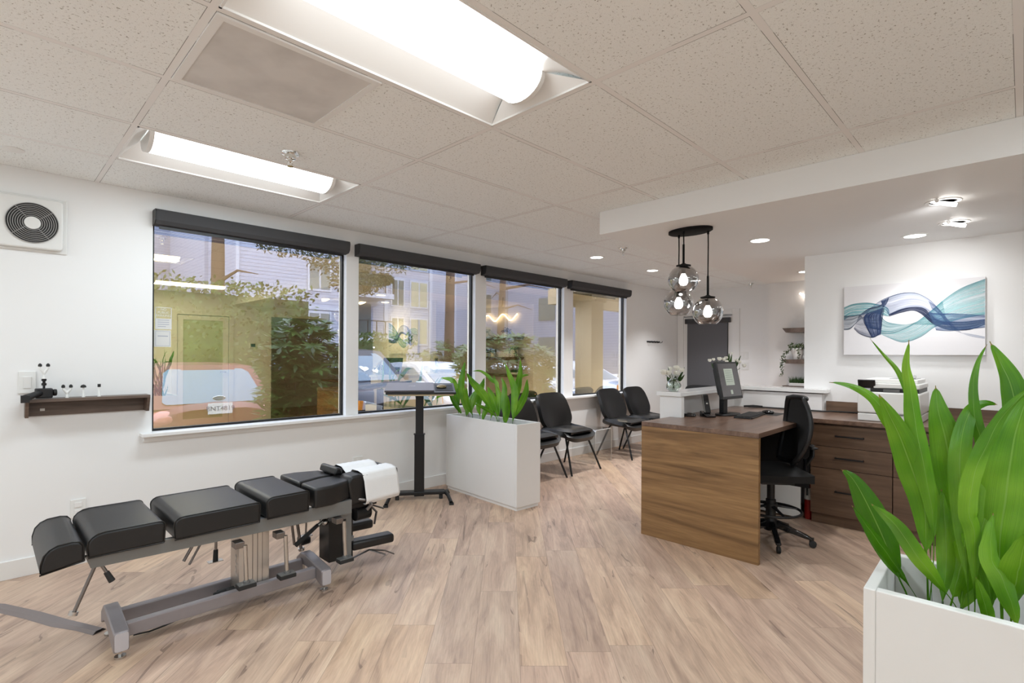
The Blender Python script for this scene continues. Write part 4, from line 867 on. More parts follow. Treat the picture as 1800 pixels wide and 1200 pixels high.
def meshm():
    t=NT('chair_mesh'); c=t.coord(); vo=t.node('ShaderNodeTexVoronoi',ins={'Vector':c,'Scale':260.0,'Randomness':0.0}); k=t.math('LESS_THAN',vo.outputs['Distance'],.30)
    t.b.inputs['Base Color'].default_value=(.012,.012,.012,1); t.b.inputs['Roughness'].default_value=.7; t.l.new(t.math('SUBTRACT',1.0,t.math('MULTIPLY',k,.55)),t.b.inputs['Alpha']); return t.m
MB().shell(oback,12,16,.004).build('back_mesh',meshm(),oc,smooth=60)
MB().tube([m4@Vector((-.17,-.21,.70)),m4@Vector((-.09,-.265,.69)),m4@Vector((0,-.275,.685)),m4@Vector((.09,-.265,.69)),m4@Vector((.17,-.21,.70))],.020,10,flat=.45).build('lumbar_support',M['black'],oc,smooth=True)
MB().tube([m4@Vector((0,-.24,.56)),m4@Vector((0,-.285,.62)),m4@Vector((0,-.285,.70))],.025,10,flat=.5).build('back_post',M['black'],oc,smooth=True)
MB().box(.13,.17,.0,.012,.452,.458,m4).build('height_lever',M['steel'],oc)
# ---- monitor ----
mo=thing('computer_monitor','black desktop monitor showing a small document window, on a black stand','monitor',(4.40,1.74,.845)); mx=Matrix.Translation((4.40,1.74,.8462))@Matrix.Rotation(R(-5),4,'Z')
MB().prism([(.145*math.cos(a),.035+.085*math.sin(a)) for a in [2*PI*i/28 for i in range(28)]],'z',0,.012,mx).build('stand_base',M['black'],mo,bevel=.004,smooth=40)
MB().box(-.055,.015,.045,.085,.012,.24,mx).box(-.05,.05,.015,.05,.17,.26,mx).build('stand_neck',M['black'],mo,bevel=.004)
ms4=mx@Matrix.Translation((.0,.0,.135))@Matrix.Rotation(R(-12),4,'X')
MB().prism(rbox(-.175,.175,0,.315,.006),'y',-.012,.018,ms4).prism(rbox(-.14,.14,.04,.27,.02),'y',.018,.045,ms4).build('housing',M['black'],mo,bevel=.004)
sc=mat('dark_screen',srgb(50,46,48),.25,emit=srgb(78,70,72),es=.10,coat=.5); MB().box(-.160,.160,-.0135,-.012,.022,.300,ms4).build('screen',sc,mo)
dc_=mat('document_window',srgb(150,158,146),.3,emit=srgb(150,158,146),es=.28); MB().box(-.075,.07,-.0145,-.0136,.115,.255,ms4).box(-.02,.015,-.0145,-.0136,.04,.075,ms4).build('screen_window',dc_,mo)
ln=MB()
for k in range(6): ln.box(-.06,.05,-.0149,-.0146,.235-.018*k,.2385-.018*k,ms4)
ln.build('screen_lines',mat('screen_text',srgb(110,120,110),.4),mo)
# phone
ph=thing('cordless_phone','black cordless phone with silver edge upright in its charging base','phone',(4.13,1.83,.845)); pm=Matrix.Translation((4.13,1.83,.8462))@Matrix.Rotation(R(-35),4,'Z')
MB().prism([(-.05,0),(.06,0),(.06,.012),(.0,.03),(-.05,.045)][::-1],'x',-.04,.04,pm@Matrix.Rotation(PI,4,'Z')).build('charging_base',M['blackgl'],ph,bevel=.003)
p4=pm@Matrix.Translation((0,.0,.03))@Matrix.Rotation(R(-18),4,'X')
MB().prism(rbox(-.023,.023,0,.155,.008),'y',-.010,.012,p4).build('handset',M['black'],ph,bevel=.003)
MB().prism(rbox(-.0255,-.0235,.002,.152,.0008),'y',-.012,.008,p4).prism(rbox(.0235,.0255,.002,.152,.0008),'y',-.012,.008,p4).sphere(p4@Vector((0,-.012,.075)),.010,10,8).build('silver_trim',M['steel'],ph)
MB().box(-.017,.017,-.0115,-.010,.10,.145,p4).build('display',M['blackgl'],ph)
# keyboard, mouse, puck
kb=thing('keyboard','black desktop keyboard on the walnut worktop','keyboard',(4.40,1.60,.845)); k4=Matrix.Translation((4.43,1.605,.846))@Matrix.Rotation(R(6),4,'Z')
MB().prism(rbox(-.22,.22,-.07,.07,.012),'z',0,.012,k4).build('case',M['black'],kb,bevel=.002)
km=MB()
for i in range(17):
    for j in range(5): km.box(-.212+.0252*i,-.190+.0252*i,-.060+.0245*j,-.039+.0245*j,.012,.018,k4)
km.build('keys',M['rubber'],kb)
m_=MB().sphere((4.735,1.565,.86),.034,16,10,(1,1.5,.6)); m_.v=[(a,b,max(c_,.8465)) for a,b,c_ in m_.v]; tag(m_.build('computer_mouse',M['blackgl'],smooth=True),'glossy black mouse on the walnut desk beside the keyboard','mouse')
tag(MB().box(4.62,4.88,1.46,1.68,.8453,.8463).build('mouse_mat',M['rubber']),'thin black mouse mat on the walnut worktop under the black mouse','mouse mat')
r=thing('speaker_puck','low round black gadget with a silver ring next to the partition end','desk gadget',(4.05,1.93,.845)); MB().lathe([(.05,0),(.052,.008),(.045,.022),(.02,.026),(0,.026)],(4.06,1.95,.846),24).build('body',M['blackgl'],r,smooth=40); MB().lathe([(.018,.0262),(.022,.0275),(.018,.028)],(4.06,1.95,.846),16,closed=True).build('ring',M['steel'],r)
cb=MB().tube([(5.19,1.90,.853),(5.235,1.80,.853),(5.245,1.6,.853),(5.248,1.35,.853),(5.25,1.26,.853),(5.31,1.22,.853),(5.325,1.0,.853)],.0065,8).tube([(5.17,1.93,.856),(5.22,1.86,.862),(5.235,1.78,.858)],.009,8); tag(cb.build('power_cord',M['rubber'],smooth=True),'black cord lying along the foot of the partition on the worktop','cord')
# ---- printer ----
pr0=thing('printer','white multifunction laser printer with a small dark touch panel on the back worktop','printer',(4.98,.73,.845))
X0,X1,Y0,Y1=4.79,5.29,.535,.925; Z=.845
MB().box(X0,X1,Y0,Y1,Z+.062,Z+.225).build('body',M['plastic_w'],pr0,bevel=.012,seg=3)
MB().box(X0+.003,X1-.003,Y0+.002,Y1-.002,Z+.001,Z+.058).build('paper_drawer',M['plastic_w'],pr0,bevel=.006)
MB().box(X0-.001,X0+.006,.62,.80,Z+.056,Z+.064).build('drawer_slot',gs,pr0)
MB().box(X0+.03,X1-.02,Y0+.01,Y1-.08,Z+.218,Z+.262).build('output_bay',M['black'],pr0); MB().box(X0+.01,X0+.03,.66,.76,Z+.218,Z+.25).build('output_flap',mat('grey_plastic',(.12,.12,.12),.5),pr0)
MB().box(X0+.02,X1-.01,Y0+.005,Y1-.10,Z+.255,Z+.292).box(X0+.06,X1-.03,Y0+.02,Y1-.04,Z+.292,Z+.325).build('scanner_lid',M['plastic_w'],pr0,bevel=.008,seg=3)
MB().box(X0+.04,X1-.03,Y1-.10,Y1-.005,Z+.2,Z+.30).build('panel_housing',M['plastic_w'],pr0,bevel=.008)
P4=Matrix.Translation((X0+.02,.865,Z+.285))@Matrix.Rotation(R(-25),4,'Y'); MB().box(-.006,.006,-.055,.06,-.035,.035,P4).build('touch_panel',M['blackgl'],pr0,bevel=.004)
MB().box(X0+.10,X1-.1,Y0+.04,Y0+.2,Z+.325,Z+.329).tube([(X0+.12,Y0+.05,Z+.33),(X0+.15,Y0+.05,Z+.35)],.01,8).build('feeder_tray',mat('grey_tray',(.45,.45,.45),.5),pr0)
# ---- artwork ----
AX=5.36; ya,yb,za,zb=.207,1.130,1.357,1.952; r=thing('wall_art','wide white canvas print of flowing blue and teal smoke ribbons','artwork',(AX-.02,(ya+yb)/2,(za+zb)/2))
MB().box(AX-.038,AX-.002,ya,yb,za,zb).build('canvas',mat('canvas_white',(.80,.79,.81),.7,bump=.1,bscale=600),r)
def cv(px,py):
    s=(px-130)/962; yt=205-70*s; t=(670-py)/(670-yt); return (yb-(yb-ya)*min(1,max(0,s)), za+(zb-za)*t)
def catm(P,n):
    P=[Vector((a,b,0)) for a,b in P]; Q=[]; k=len(P)-1
    for i in range(n+1):
        t=i/n*k; j=min(int(t),k-1); f_=t-j; p0,p1,p2,p3=P[max(j-1,0)],P[j],P[j+1],P[min(j+2,k)]
        Q.append(.5*((2*p1)+(-p0+p2)*f_+(2*p0-5*p1+4*p2-p3)*f_*f_+(-p0+3*p1-3*p2+p3)*f_**3))
    return Q
def rib_mat(i,c,c2,a0_):
    t=NT('ribbon_ink_%d'%i); uv=t.node('ShaderNodeUVMap').outputs[0]; sp=t.node('ShaderNodeSeparateXYZ',ins={0:uv}); v=sp.outputs[1]
    e=t.math('POWER',t.math('ABSOLUTE',t.math('MULTIPLY_ADD',v,2,-1)),7.0); n=t.noise(t.mapping(uv,(1.6,13,1),loc=(i*3.1,i*1.7,0)),1.0,4,.65,.6)
    n2=t.ramp(n,[(.35,(0,0,0)),(.62,(1,1,1))]); al=t.math('ADD',t.math('MULTIPLY_ADD',n2,a0_*.9,a0_*.35),t.math('MULTIPLY',e,.55),clamp=True)
    col=t.mix(n2,(*c2,1),(*c,1)); col=t.mix(e,col,(c[0]*.45,c[1]*.5,c[2]*.55,1))
    t.l.new(col,t.b.inputs['Base Color']); t.l.new(al,t.b.inputs['Alpha']); t.b.inputs['Roughness'].default_value=.7; return t.m
teal,tl,navy,nb,lb=srgb(60,150,160),srgb(150,205,208),srgb(18,38,78),srgb(50,84,140),srgb(120,160,205)
RB=[([(1090,150),(950,210),(850,280),(750,370),(650,450),(520,510),(410,525)],[(1090,395),(960,420),(860,450),(780,480),(700,540),(620,575),(550,582),(450,545),(410,527)],tl,teal,.45),
([(410,400),(450,440),(540,458),(650,460),(760,462),(860,462)],[(412,525),(500,520),(600,480),(690,420),(745,375),(830,300)],teal,tl,.45),
([(130,345),(200,320),(300,310),(380,320),(450,340),(470,370),(466,402)],[(130,430),(180,405),(240,400),(300,385),(380,385),(440,400),(466,404)],teal,tl,.55),
([(262,395),(330,350),(400,300),(480,265),(560,243),(640,240),(700,260),(760,300),(810,360),(860,430),(920,500),(1000,540),(1090,558)],[(300,400),(340,350),(430,338),(470,395),(540,372),(600,350),(680,345),(740,370),(790,430),(850,460),(920,510),(1000,525),(1090,545)],nb,lb,.28),
([(130,402),(200,400),(260,395),(285,450),(310,480),(360,492),(408,500)],[(130,500),(180,492),(240,440),(300,398),(380,372),(430,350),(440,340)],srgb(60,80,100),srgb(120,140,158),.5),
([(245,400),(320,350),(400,330),(440,290)],[(208,490),(260,530),(350,552),(412,520)],navy,nb,.35),
([(410,300),(425,345),(412,400),(418,450),(410,530)],[(470,275),(430,340),(300,390),(290,450),(345,552)],navy,nb,.75),
([(466,392),(540,358),(620,342),(700,345),(750,385),(800,430),(880,440),(980,440),(1090,425)],[(470,405),(560,378),(640,365),(700,395),(760,450),(840,490),(900,500),(1000,497),(1090,462)],navy,navy,.85),
([(740,378),(820,385),(900,385),(1090,398)],[(790,500),(880,505),(960,497),(1090,482)],nb,lb,.4),
([(740,300),(800,345),(860,420),(905,470),(960,530)],[(760,350),(820,400),(850,440),(905,490),(950,520)],nb,nb,.4)]
for i,(A,B,c,c2,al) in enumerate(RB):
    QA,QB=catm(A,40),catm(B,40); m_=MB(); V=[];UV=[];xo=AX-.0385-.00012*(i+1); W=10
    for k in range(41):
        for j in range(W+1):
            p=QA[k].lerp(QB[k],j/W); y_,z_=cv(p.x,p.y); V.append((xo,y_,z_)); UV.append((k/40,j/W))
    m_.add(V,[(k*(W+1)+j,k*(W+1)+j+1,(k+1)*(W+1)+j+1,(k+1)*(W+1)+j) for k in range(40) for j in range(W)])
    o=m_.build('printed_ribbon',rib_mat(i,c,c2,al),r); ul=o.data.uv_layers.new(name='UVMap')
    for l_ in o.data.loops: ul.data[l_.index].uv=UV[l_.vertex_index]
# ---- vases ----
def rose(mb,c,rr_,rnd):
    for ring,(n,ra,ti) in enumerate(((5,1.0,.9),(5,.75,.5),(4,.5,.2))):
        for k in range(n):
            a=2*PI*k/n+ring*.5+rnd.random()*.3; d_=Vector((math.cos(a),math.sin(a),0)); s_=Vector((-d_.y,d_.x,0))
            def fn(u,v):
                x=(u*2-1)*.55*rr_*math.sin(PI*(.15+.75*v)); out=ra*rr_*(.25+ti*.6*v*v+.25*math.sin(PI*v)); return tuple(Vector(c)+d_*out+s_*x+Vector((0,0,(v*1.25-.5)*rr_)))
            mb.grid(fn,4,5)
def vase_set(x,y,z,lab,blab,fl,lv,sc=1.0,sd=1):
    rnd=random.Random(sd); r=thing('glass_vase',lab,'vase',(x,y,z)); 
    prof=[(.026,.002),(.046,.018),(.050,.04),(.040,.065),(.028,.085),(.030,.10),(.036,.112)]
    MB().lathe([(a*sc,b*sc) for a,b in prof]+[((a-.002)*sc,b*sc) for a,b in prof[::-1]],(x,y,z),28,closed=True).build('glass',M['vaseglass'],r,smooth=True)
    MB().lathe([(a*.93*sc,b*sc+.003) for a,b in prof[:4]],(x,y,z),24).build('water',M['water'],r,smooth=True)
    b=thing('bouquet',blab,'flowers',(x,y,z+.02)); st=MB(); pe=MB(); le=MB()
    for (dx,dy,dz,s_) in fl:
        c=(x+dx,y+dy,z+dz); st.tube([(x-dx*.15,y-dy*.15,z+.012),(x+dx*.15,y+dy*.15,z+.09),(x+dx*.8,y+dy*.8,z+dz-.02)],.0022,6)
        f_=MB(); rose(f_,c,s_,rnd); f_.build('flower',M['rose'],b,smooth=True)
    for (dx,dy,dz,L_) in lv:
        base=Vector((x+dx*.3,y+dy*.3,z+.08)); tip=Vector((x+dx,y+dy,z+dz)); ax=(tip-base); si=ax.cross(Vector((.6,.7,.3))).normalized()*L_
        def fn(u,v): return tuple(base+ax*v+si*(u*2-1)*math.sin(PI*min(1,v*.9+.05))+Vector((0,0,-.01*math.sin(PI*v))))
        le.grid(fn,2,6)
    st.build('stem',M['leaf2'],b,smooth=True); le.build('leaf',M['leaf2'],b,smooth=True)
vase_set(4.00,2.06,1.0455,'small round clear glass vase with water at the near end of the white ledge','white roses with green leaves in the glass vase at the near end of the ledge',
 [(-.055,.06,.155,.034),(-.03,.03,.15,.032),(.02,-.02,.145,.032),(.03,-.01,.19,.032),(.045,-.05,.175,.027),(.0,.03,.185,.024)],[(.06,-.05,.17,.012),(.05,-.07,.14,.012),(-.04,.04,.12,.016),(.07,-.06,.20,.008),(-.02,.04,.20,.006),(.0,-.02,.13,.018),(.03,-.04,.12,.016)],1.25)
vase_set(5.02,2.06,1.0455,'clear glass vase standing on the ledge behind the monitor','white tulips and green leaves showing over the top of the monitor',
 [(-.10,.10,.25,.022),(-.08,.07,.26,.02),(-.04,.03,.265,.026),(-.01,.0,.262,.024),(.01,-.02,.24,.022),(.02,-.01,.275,.022),(.09,-.08,.25,.024),(.11,-.10,.235,.024),(.05,-.05,.32,.016),(.15,-.13,.20,.026)],
 [(.04,-.03,.32,.018),(.055,-.05,.31,.016),(.08,-.09,.27,.016),(.12,-.11,.30,.014),(-.06,.05,.25,.014),(.02,-.02,.28,.014),(-.09,.09,.23,.012)],1.25,5)
# ---- shelf wall ----
SXW=7.03
def wshelf(z,th,label):
    r=MB().prism([(2.10,z),(2.06,z-th),(.95,z-th),(.95,z)],'x',SXW-.20,SXW-.001).build('floating_shelf',M['shelfw'],bevel=.001); tag(r,label,'shelf','dark floating shelves behind the artwork wall')
wshelf(1.685,.055,'upper dark floating shelf at the far alcove left of the artwork wall'); wshelf(1.305,.05,'dark floating shelf carrying the trailing plant pot'); wshelf(.985,.05,'lowest dark floating shelf with the spiky grass plant, just above the ledge line')
r=thing('led_wave_light','glowing wavy warm white LED strip light mounted high in the alcove','wall light',(SXW-.03,1.45,2.05))
wv=[(SXW-.045,1.95-.97*i/48,2.06+.062*math.cos(2*PI*2.25*i/48+.6)) for i in range(49)]; MB().tube(wv,.009,8,flat=1.3).build('glowing_tube',M['neon'],r,smooth=True)
for k in (4,16,30,44): MB().cyl(Vector(wv[k]),Vector((SXW-.001,wv[k][1],wv[k][2])),.006,8).build('standoff',M['trimw'],r)
def leafball(mb,c,rad,n,size,rnd,sc=(1,1,1),aspect=2.2):
    for _ in range(n):
        while True:
            p=Vector((rnd.uniform(-1,1),rnd.uniform(-1,1),rnd.uniform(-1,1)))
            if .35<p.length<1: break
        q=Vector((c[0]+p.x*rad*sc[0],c[1]+p.y*rad*sc[1],c[2]+p.z*rad*sc[2])); a=Vector((rnd.uniform(-1,1),rnd.uniform(-1,1),rnd.uniform(-.8,.6))).normalized(); b_=a.cross(Vector((rnd.uniform(-1,1),rnd.uniform(-1,1),rnd.uniform(-1,1)))).normalized(); s_=size*rnd.uniform(.7,1.3)
        mb.add([q,q+a*s_*.5+b_*s_/aspect/2,q+a*s_,q+a*s_*.5-b_*s_/aspect/2],[(0,1,2,3)])
rn=random.Random(3)
r=thing('trailing_plant','trailing green plant in a pale ceramic pot spilling over the alcove shelf','potted plant',(SXW-.12,1.95,1.306))
MB().lathe([(.042,0),(.058,.07),(.066,.135),(.060,.135),(.055,.10),(0,.10)],(SXW-.12,1.955,1.306),24).build('pot',M['planter'],r,smooth=40)
fo=MB(); leafball(fo,(SXW-.12,1.955,1.46),.09,160,.026,rn,(1,1.15,.45),1.5)
for (y0_,zb_,n_) in ((2.07,1.10,90),(2.055,1.20,50),(2.02,1.27,30),(1.88,1.32,40)):
    for i in range(n_):
        t_=i/n_; z_=1.46-(1.46-zb_)*t_**1.3; y_=1.955+(y0_+.03-1.955)*min(1,t_*2.4); fo_x=SXW-.12-.09*min(1,t_*2.5)
        leafball(fo,(fo_x,y_,z_),.014,1,.022,rn,(1,1,1),1.5)
fo.build('foliage',M['succ'],r)
def potp(y,z,s_,label):
    r=thing('small_potted_plant',label,'potted plant',(SXW-.11,y,z),0,'small potted plants on the alcove shelves'); MB().lathe([(.04,0),(.052,.085),(.046,.085),(.04,.06),(0,.06)],(SXW-.11,y,z),18).build('pot',M['planter'],r,smooth=40)
    g=MB(); leafball(g,(SXW-.11,y,z+.12),.08*s_,120,.04,rn,(1,1.1,.7)); g.build('foliage',M['succ'],r)
potp(1.72,1.6865,1,'small potted plant on the top alcove shelf at its window end'); potp(1.15,1.6865,1,'small potted plant on the top alcove shelf at the end far from the windows'); potp(1.35,1.306,1,'small potted plant on the middle alcove shelf away from the trailing plant'); potp(1.15,1.306,.8,'small potted plant at the inner end of the middle alcove shelf')
r=thing('grass_plant','low spiky green grass plant peeking over the white ledge beside the artwork wall','potted plant',(SXW-.12,1.95,.986))
MB().box(SXW-.17,SXW-.07,1.86,2.03,.986,1.02).build('tray_pot',M['planter'],r); g=MB()
for i in range(150):
    x=SXW-.12+rn.uniform(-.04,.04); y=rn.uniform(1.865,2.025); a=Vector((rn.uniform(-.3,.3),rn.uniform(-.45,.45),1)).normalized()*rn.uniform(.05,.10); s_=Vector((.0,.005,0)); g.add([(x,y-.004,1.015),(x,y+.004,1.015),tuple(Vector((x,y,1.015))+a)],[(0,1,2)])
g.build('grass_blades',M['leaf2'],r)
# ================= OUTSIDE =================
GZ=-.32
struct('ground_street',MB().box(-25,60,WY+.13,60,GZ-.1,GZ),M['asph'])
struct('ground_kerb',MB().box(-12,22,WY+.13,6.9,GZ,GZ+.10),M['concrete'])
struct('trim_6',MB().box(7.0,14,WY+.13,6.0,2.42,2.52).box(7.0,14,5.80,6.0,2.24,2.42),M['beige'])
struct('trim_7',MB().box(XL,9,WY+.13,WY+.2,GZ,.72).box(XL,9,WY+.13,WY+.2,2.34,2.42),M['beige'])
c_=MB().box(7.50,7.86,5.42,5.78,GZ,2.42).box(7.46,7.90,5.38,5.82,2.30,2.419); tag(c_.build('porch_column',M['beige'],bevel=.004),'beige square porch column outside the last window','column')
# buildings
b=thing('apartment_building','blue grey lap sided apartment block with white trim across the street','building',(20,34,GZ))
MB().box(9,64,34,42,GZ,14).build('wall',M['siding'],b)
MB().box(9.2,15.4,29,34,GZ,14).build('wing_wall',M['siding'],b)
tr=MB()
for x in (20.9,25.0,27.5,33.5,44.0): tr.box(x,x+.30,33.9,34.0,GZ,14)
tr.box(9.1,9.25,28.9,29.0,GZ,14).box(15.2,15.5,28.9,29.0,GZ,14).box(9.1,9.2,28.9,34,3.9,4.15).box(9.2,15.4,28.93,29.0,3.9,4.1).build('trim_board',M['bwhite'],b)
def bwindow(x,z,w_,h_,yy=34,curt=False):
    f_=MB().box(x-.12,x+w_+.12,yy-.06,yy-.02,z-.12,z+h_+.12).build('window_frame',M['bwhite'],b)
    MB().box(x,x+w_/2-.05,yy-.08,yy-.06,z,z+h_).box(x+w_/2+.05,x+w_,yy-.08,yy-.06,z,z+h_).build('window_pane',M['curt'] if curt else M['bwin'],f_)
for z in (2.2,5.1,8.0,10.9):
    bwindow(21.6,z,1.0,1.9,curt=False); bwindow(23.3,z,1.5,1.9,curt=True)
    for x in (30,38,46,52): bwindow(x,z,1.8,1.6,curt=z<5)
    bwindow(5.0+8,z,1.2,1.5,29)
bl_=MB(); rl=MB()
for z in (2.6,5.6,8.6,11.4):
    bl_.box(15.6,20.4,31.8,34,z-.35,z); 
    for k in range(8): rl.box(15.6+.68*k,15.66+.68*k,31.8,31.86,z,z+1.05)
    rl.box(15.6,20.4,31.78,31.88,z+1.02,z+1.08)
bl_.build('balcony_slab',M['bwhite'],b); rl.build('balcony_railing',M['black'],b)
gx=MB()
for z in (.3,2.9,5.9,8.9): gx.box(16.2,19.8,33.9,33.97,z,z+2.1)
gx.build('balcony_door',M['bwin'],b)
b=thing('apartment_building','farther pale apartment block with balconies behind the big tree, left in the first window','building',(4,44,GZ))
MB().box(-16,13,44,50,GZ,16).build('wall',M['siding'],b); m_=MB(); w_=MB(); rr_=MB()
for z in (3.2,6.4,9.6,12.6):
    for x in (-9,-3.5,2.4):
        m_.box(x,x+3.6,42.4,44,z-.3,z); w_.box(x+.4,x+3.2,43.9,43.97,z+.1,z+2.2)
        for k in range(11): rr_.box(x+.35*k,x+.35*k+.05,42.4,42.46,z,z+1.05)
        rr_.box(x,x+3.6,42.38,42.48,z+1.0,z+1.08)
m_.build('balcony_slab',M['bwhite'],b); w_.build('window',M['bwin'],b); rr_.build('balcony_railing',M['bwhite'],b)
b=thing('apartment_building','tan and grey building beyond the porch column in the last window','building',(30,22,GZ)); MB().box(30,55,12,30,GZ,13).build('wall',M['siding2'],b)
m_=MB()
for z in (1,4,7,10):
    for y in (13,17,21,25): m_.box(29.93,30,y,y+1.6,z,z+1.7)
m_.build('window',M['bwin'],b)
# trees and shrubs
rn=random.Random(11)
def tree(x,y,h,r0,crown,label,lean=0,n=2600,ls=.28):
    r=thing('tree',label,'tree',(x,y,GZ)); t_=MB().tube([(x,y,GZ),(x+lean*.1,y,GZ+h*.3),(x+lean*.5,y,GZ+h*.6),(x+lean,y,GZ+h)],[r0*1.15,r0,r0*.9,r0*.5],14); 
    for k in range(9):
        a=rn.uniform(0,2*PI); z0=GZ+h*rn.uniform(.45,.95); L_=rn.uniform(1.2,2.6); t_.tube([(x+lean*.5,y,z0),(x+lean*.5+math.cos(a)*L_*.5,y+math.sin(a)*L_*.5,z0+.25),(x+lean*.5+math.cos(a)*L_,y+math.sin(a)*L_,z0+.1)],[r0*.3,r0*.18,r0*.06],6)
    t_.build('trunk',M['bark'],r,smooth=50); f_=MB()
    for (dx,dy,dz,ra) in crown: leafball(f_,(x+dx,y+dy,dz),ra,int(n/len(crown)),ls,rn,(1,1,.55))
    f_.build('foliage',M['pine'],r)
tree(4.2,14.7,7,.17,[(-1.5,0,5.0,1.0),(1.6,-.5,4.6,1.1),(2.9,-.8,4.1,1.0),(3.6,-.5,3.5,.8),(.6,.5,5.6,1.3)],'tall conifer with a thick bare trunk seen through the nearest window',0,6500,.11)
tree(11.4,14.3,8,.17,[(-2.3,0,4.4,.9),(-1.2,-.2,4.7,.9),(-.6,0,5.2,1.0),(1.4,.3,5.0,1.1),(-2.6,.1,3.7,.35)],'conifer with a dark straight trunk seen through the second window',.1,5000,.10)
tree(15.5,16,7,.16,[(0,0,6,1.5),(1.5,0,5.4,1.3),(-1.5,0,5.2,1.2)],'bare twiggy street tree outside the third window',.3,500,.15)
tree(24.5,14,8,.2,[(0,0,6.8,1.6)],'bare tree standing beyond the white car in the last window',.2,200,.15)
def rhodo(x,y,rad,h,n,label,sz=.16,zb=.0):
    r=thing('rhododendron_bush',label,'bush',(x,y,GZ)); st=MB(); f_=MB()
    for i in range(n):
        a=rn.uniform(0,2*PI); rr_=rad*math.sqrt(rn.random()); zz=GZ+h*(.35+.65*rn.random()*(1-.35*(rr_/rad)**2)); 
        if zz<zb: zz=zb+rn.random()*.3
        q=Vector((x+math.cos(a)*rr_,y+math.sin(a)*rr_*.8,zz))
        if i%6==0: st.tube([(x+rn.uniform(-.2,.2)*rad,y+rn.uniform(-.15,.15),GZ),(x+math.cos(a)*rr_*.5,y+math.sin(a)*rr_*.4,GZ+(zz-GZ)*.5),q],[.016,.012,.005],5)
        nl=8; t0=rn.random()*6
        up=Vector((rn.uniform(-.5,.5),rn.uniform(-.7,.3),1)).normalized(); e1=up.cross(Vector((1,.2,0))).normalized(); e2=up.cross(e1)
        for k in range(nl):
            b_=t0+2*PI*k/nl; d_=(e1*math.cos(b_)+e2*math.sin(b_)+up*rn.uniform(-.1,.35)).normalized(); s_=d_.cross(up).normalized()*sz*.17; L_=sz*rn.uniform(.8,1.2)
            f_.add([q,q+d_*L_*.45+s_-up*.004,q+d_*L_-up*.02,q+d_*L_*.45-s_-up*.004],[(0,1,2,3)])
    st.build('branch',M['bark'],r,smooth=50); f_.build('foliage',M['leaf'],r)
rhodo(2.75,6.25,.50,2.15,560,'dense leafy green bush outside the right half of the nearest window')
rhodo(6.6,6.6,1.0,2.1,620,'large leafy rhododendron bush filling the third window',.18)
rhodo(11.3,14.3,1.1,2.2,420,'green hedge bush at the base of the dark trunk beyond the dark car',.16)
def hedge(x0,x1,y0,y1,h,n,label):
    r=thing('hedge',label,'hedge',((x0+x1)/2,(y0+y1)/2,GZ)); f_=MB()
    for _ in range(n):
        u=rn.random(); q=Vector((rn.uniform(x0,x1),y0+rn.random()**2*.4,GZ+h*rn.random()**.8)) if u<.8 else Vector((rn.uniform(x0,x1),rn.uniform(y0,y1),GZ+h*rn.uniform(.92,1.04)))
        a=Vector((rn.uniform(-1,1),rn.uniform(-1,.2),rn.uniform(-.5,1))).normalized()*.12; b_=a.cross(Vector((rn.uniform(-1,1),1,rn.uniform(-1,1)))).normalized()*.035; f_.add([q,q+a*.5+b_,q+a,q+a*.5-b_],[(0,1,2,3)])
    f_.box(x0+.1,x1-.1,y0+.35,y1,GZ,GZ+h*.93); f_.build('foliage',M['leaf'],r)
hedge(-6,6.2,13.3,14.1,3.3,5200,'tall clipped green hedge behind the red hatchback'); hedge(7.2,9.3,13.3,14.1,2.2,1000,'rounded green shrub in front of the siding, left in the second window')
struct('wall_planting',MB().box(-6,40,12.75,12.95,GZ,GZ+.75).box(9.0,40,12.7,13.0,GZ+.75,GZ+.85),M['concrete'])
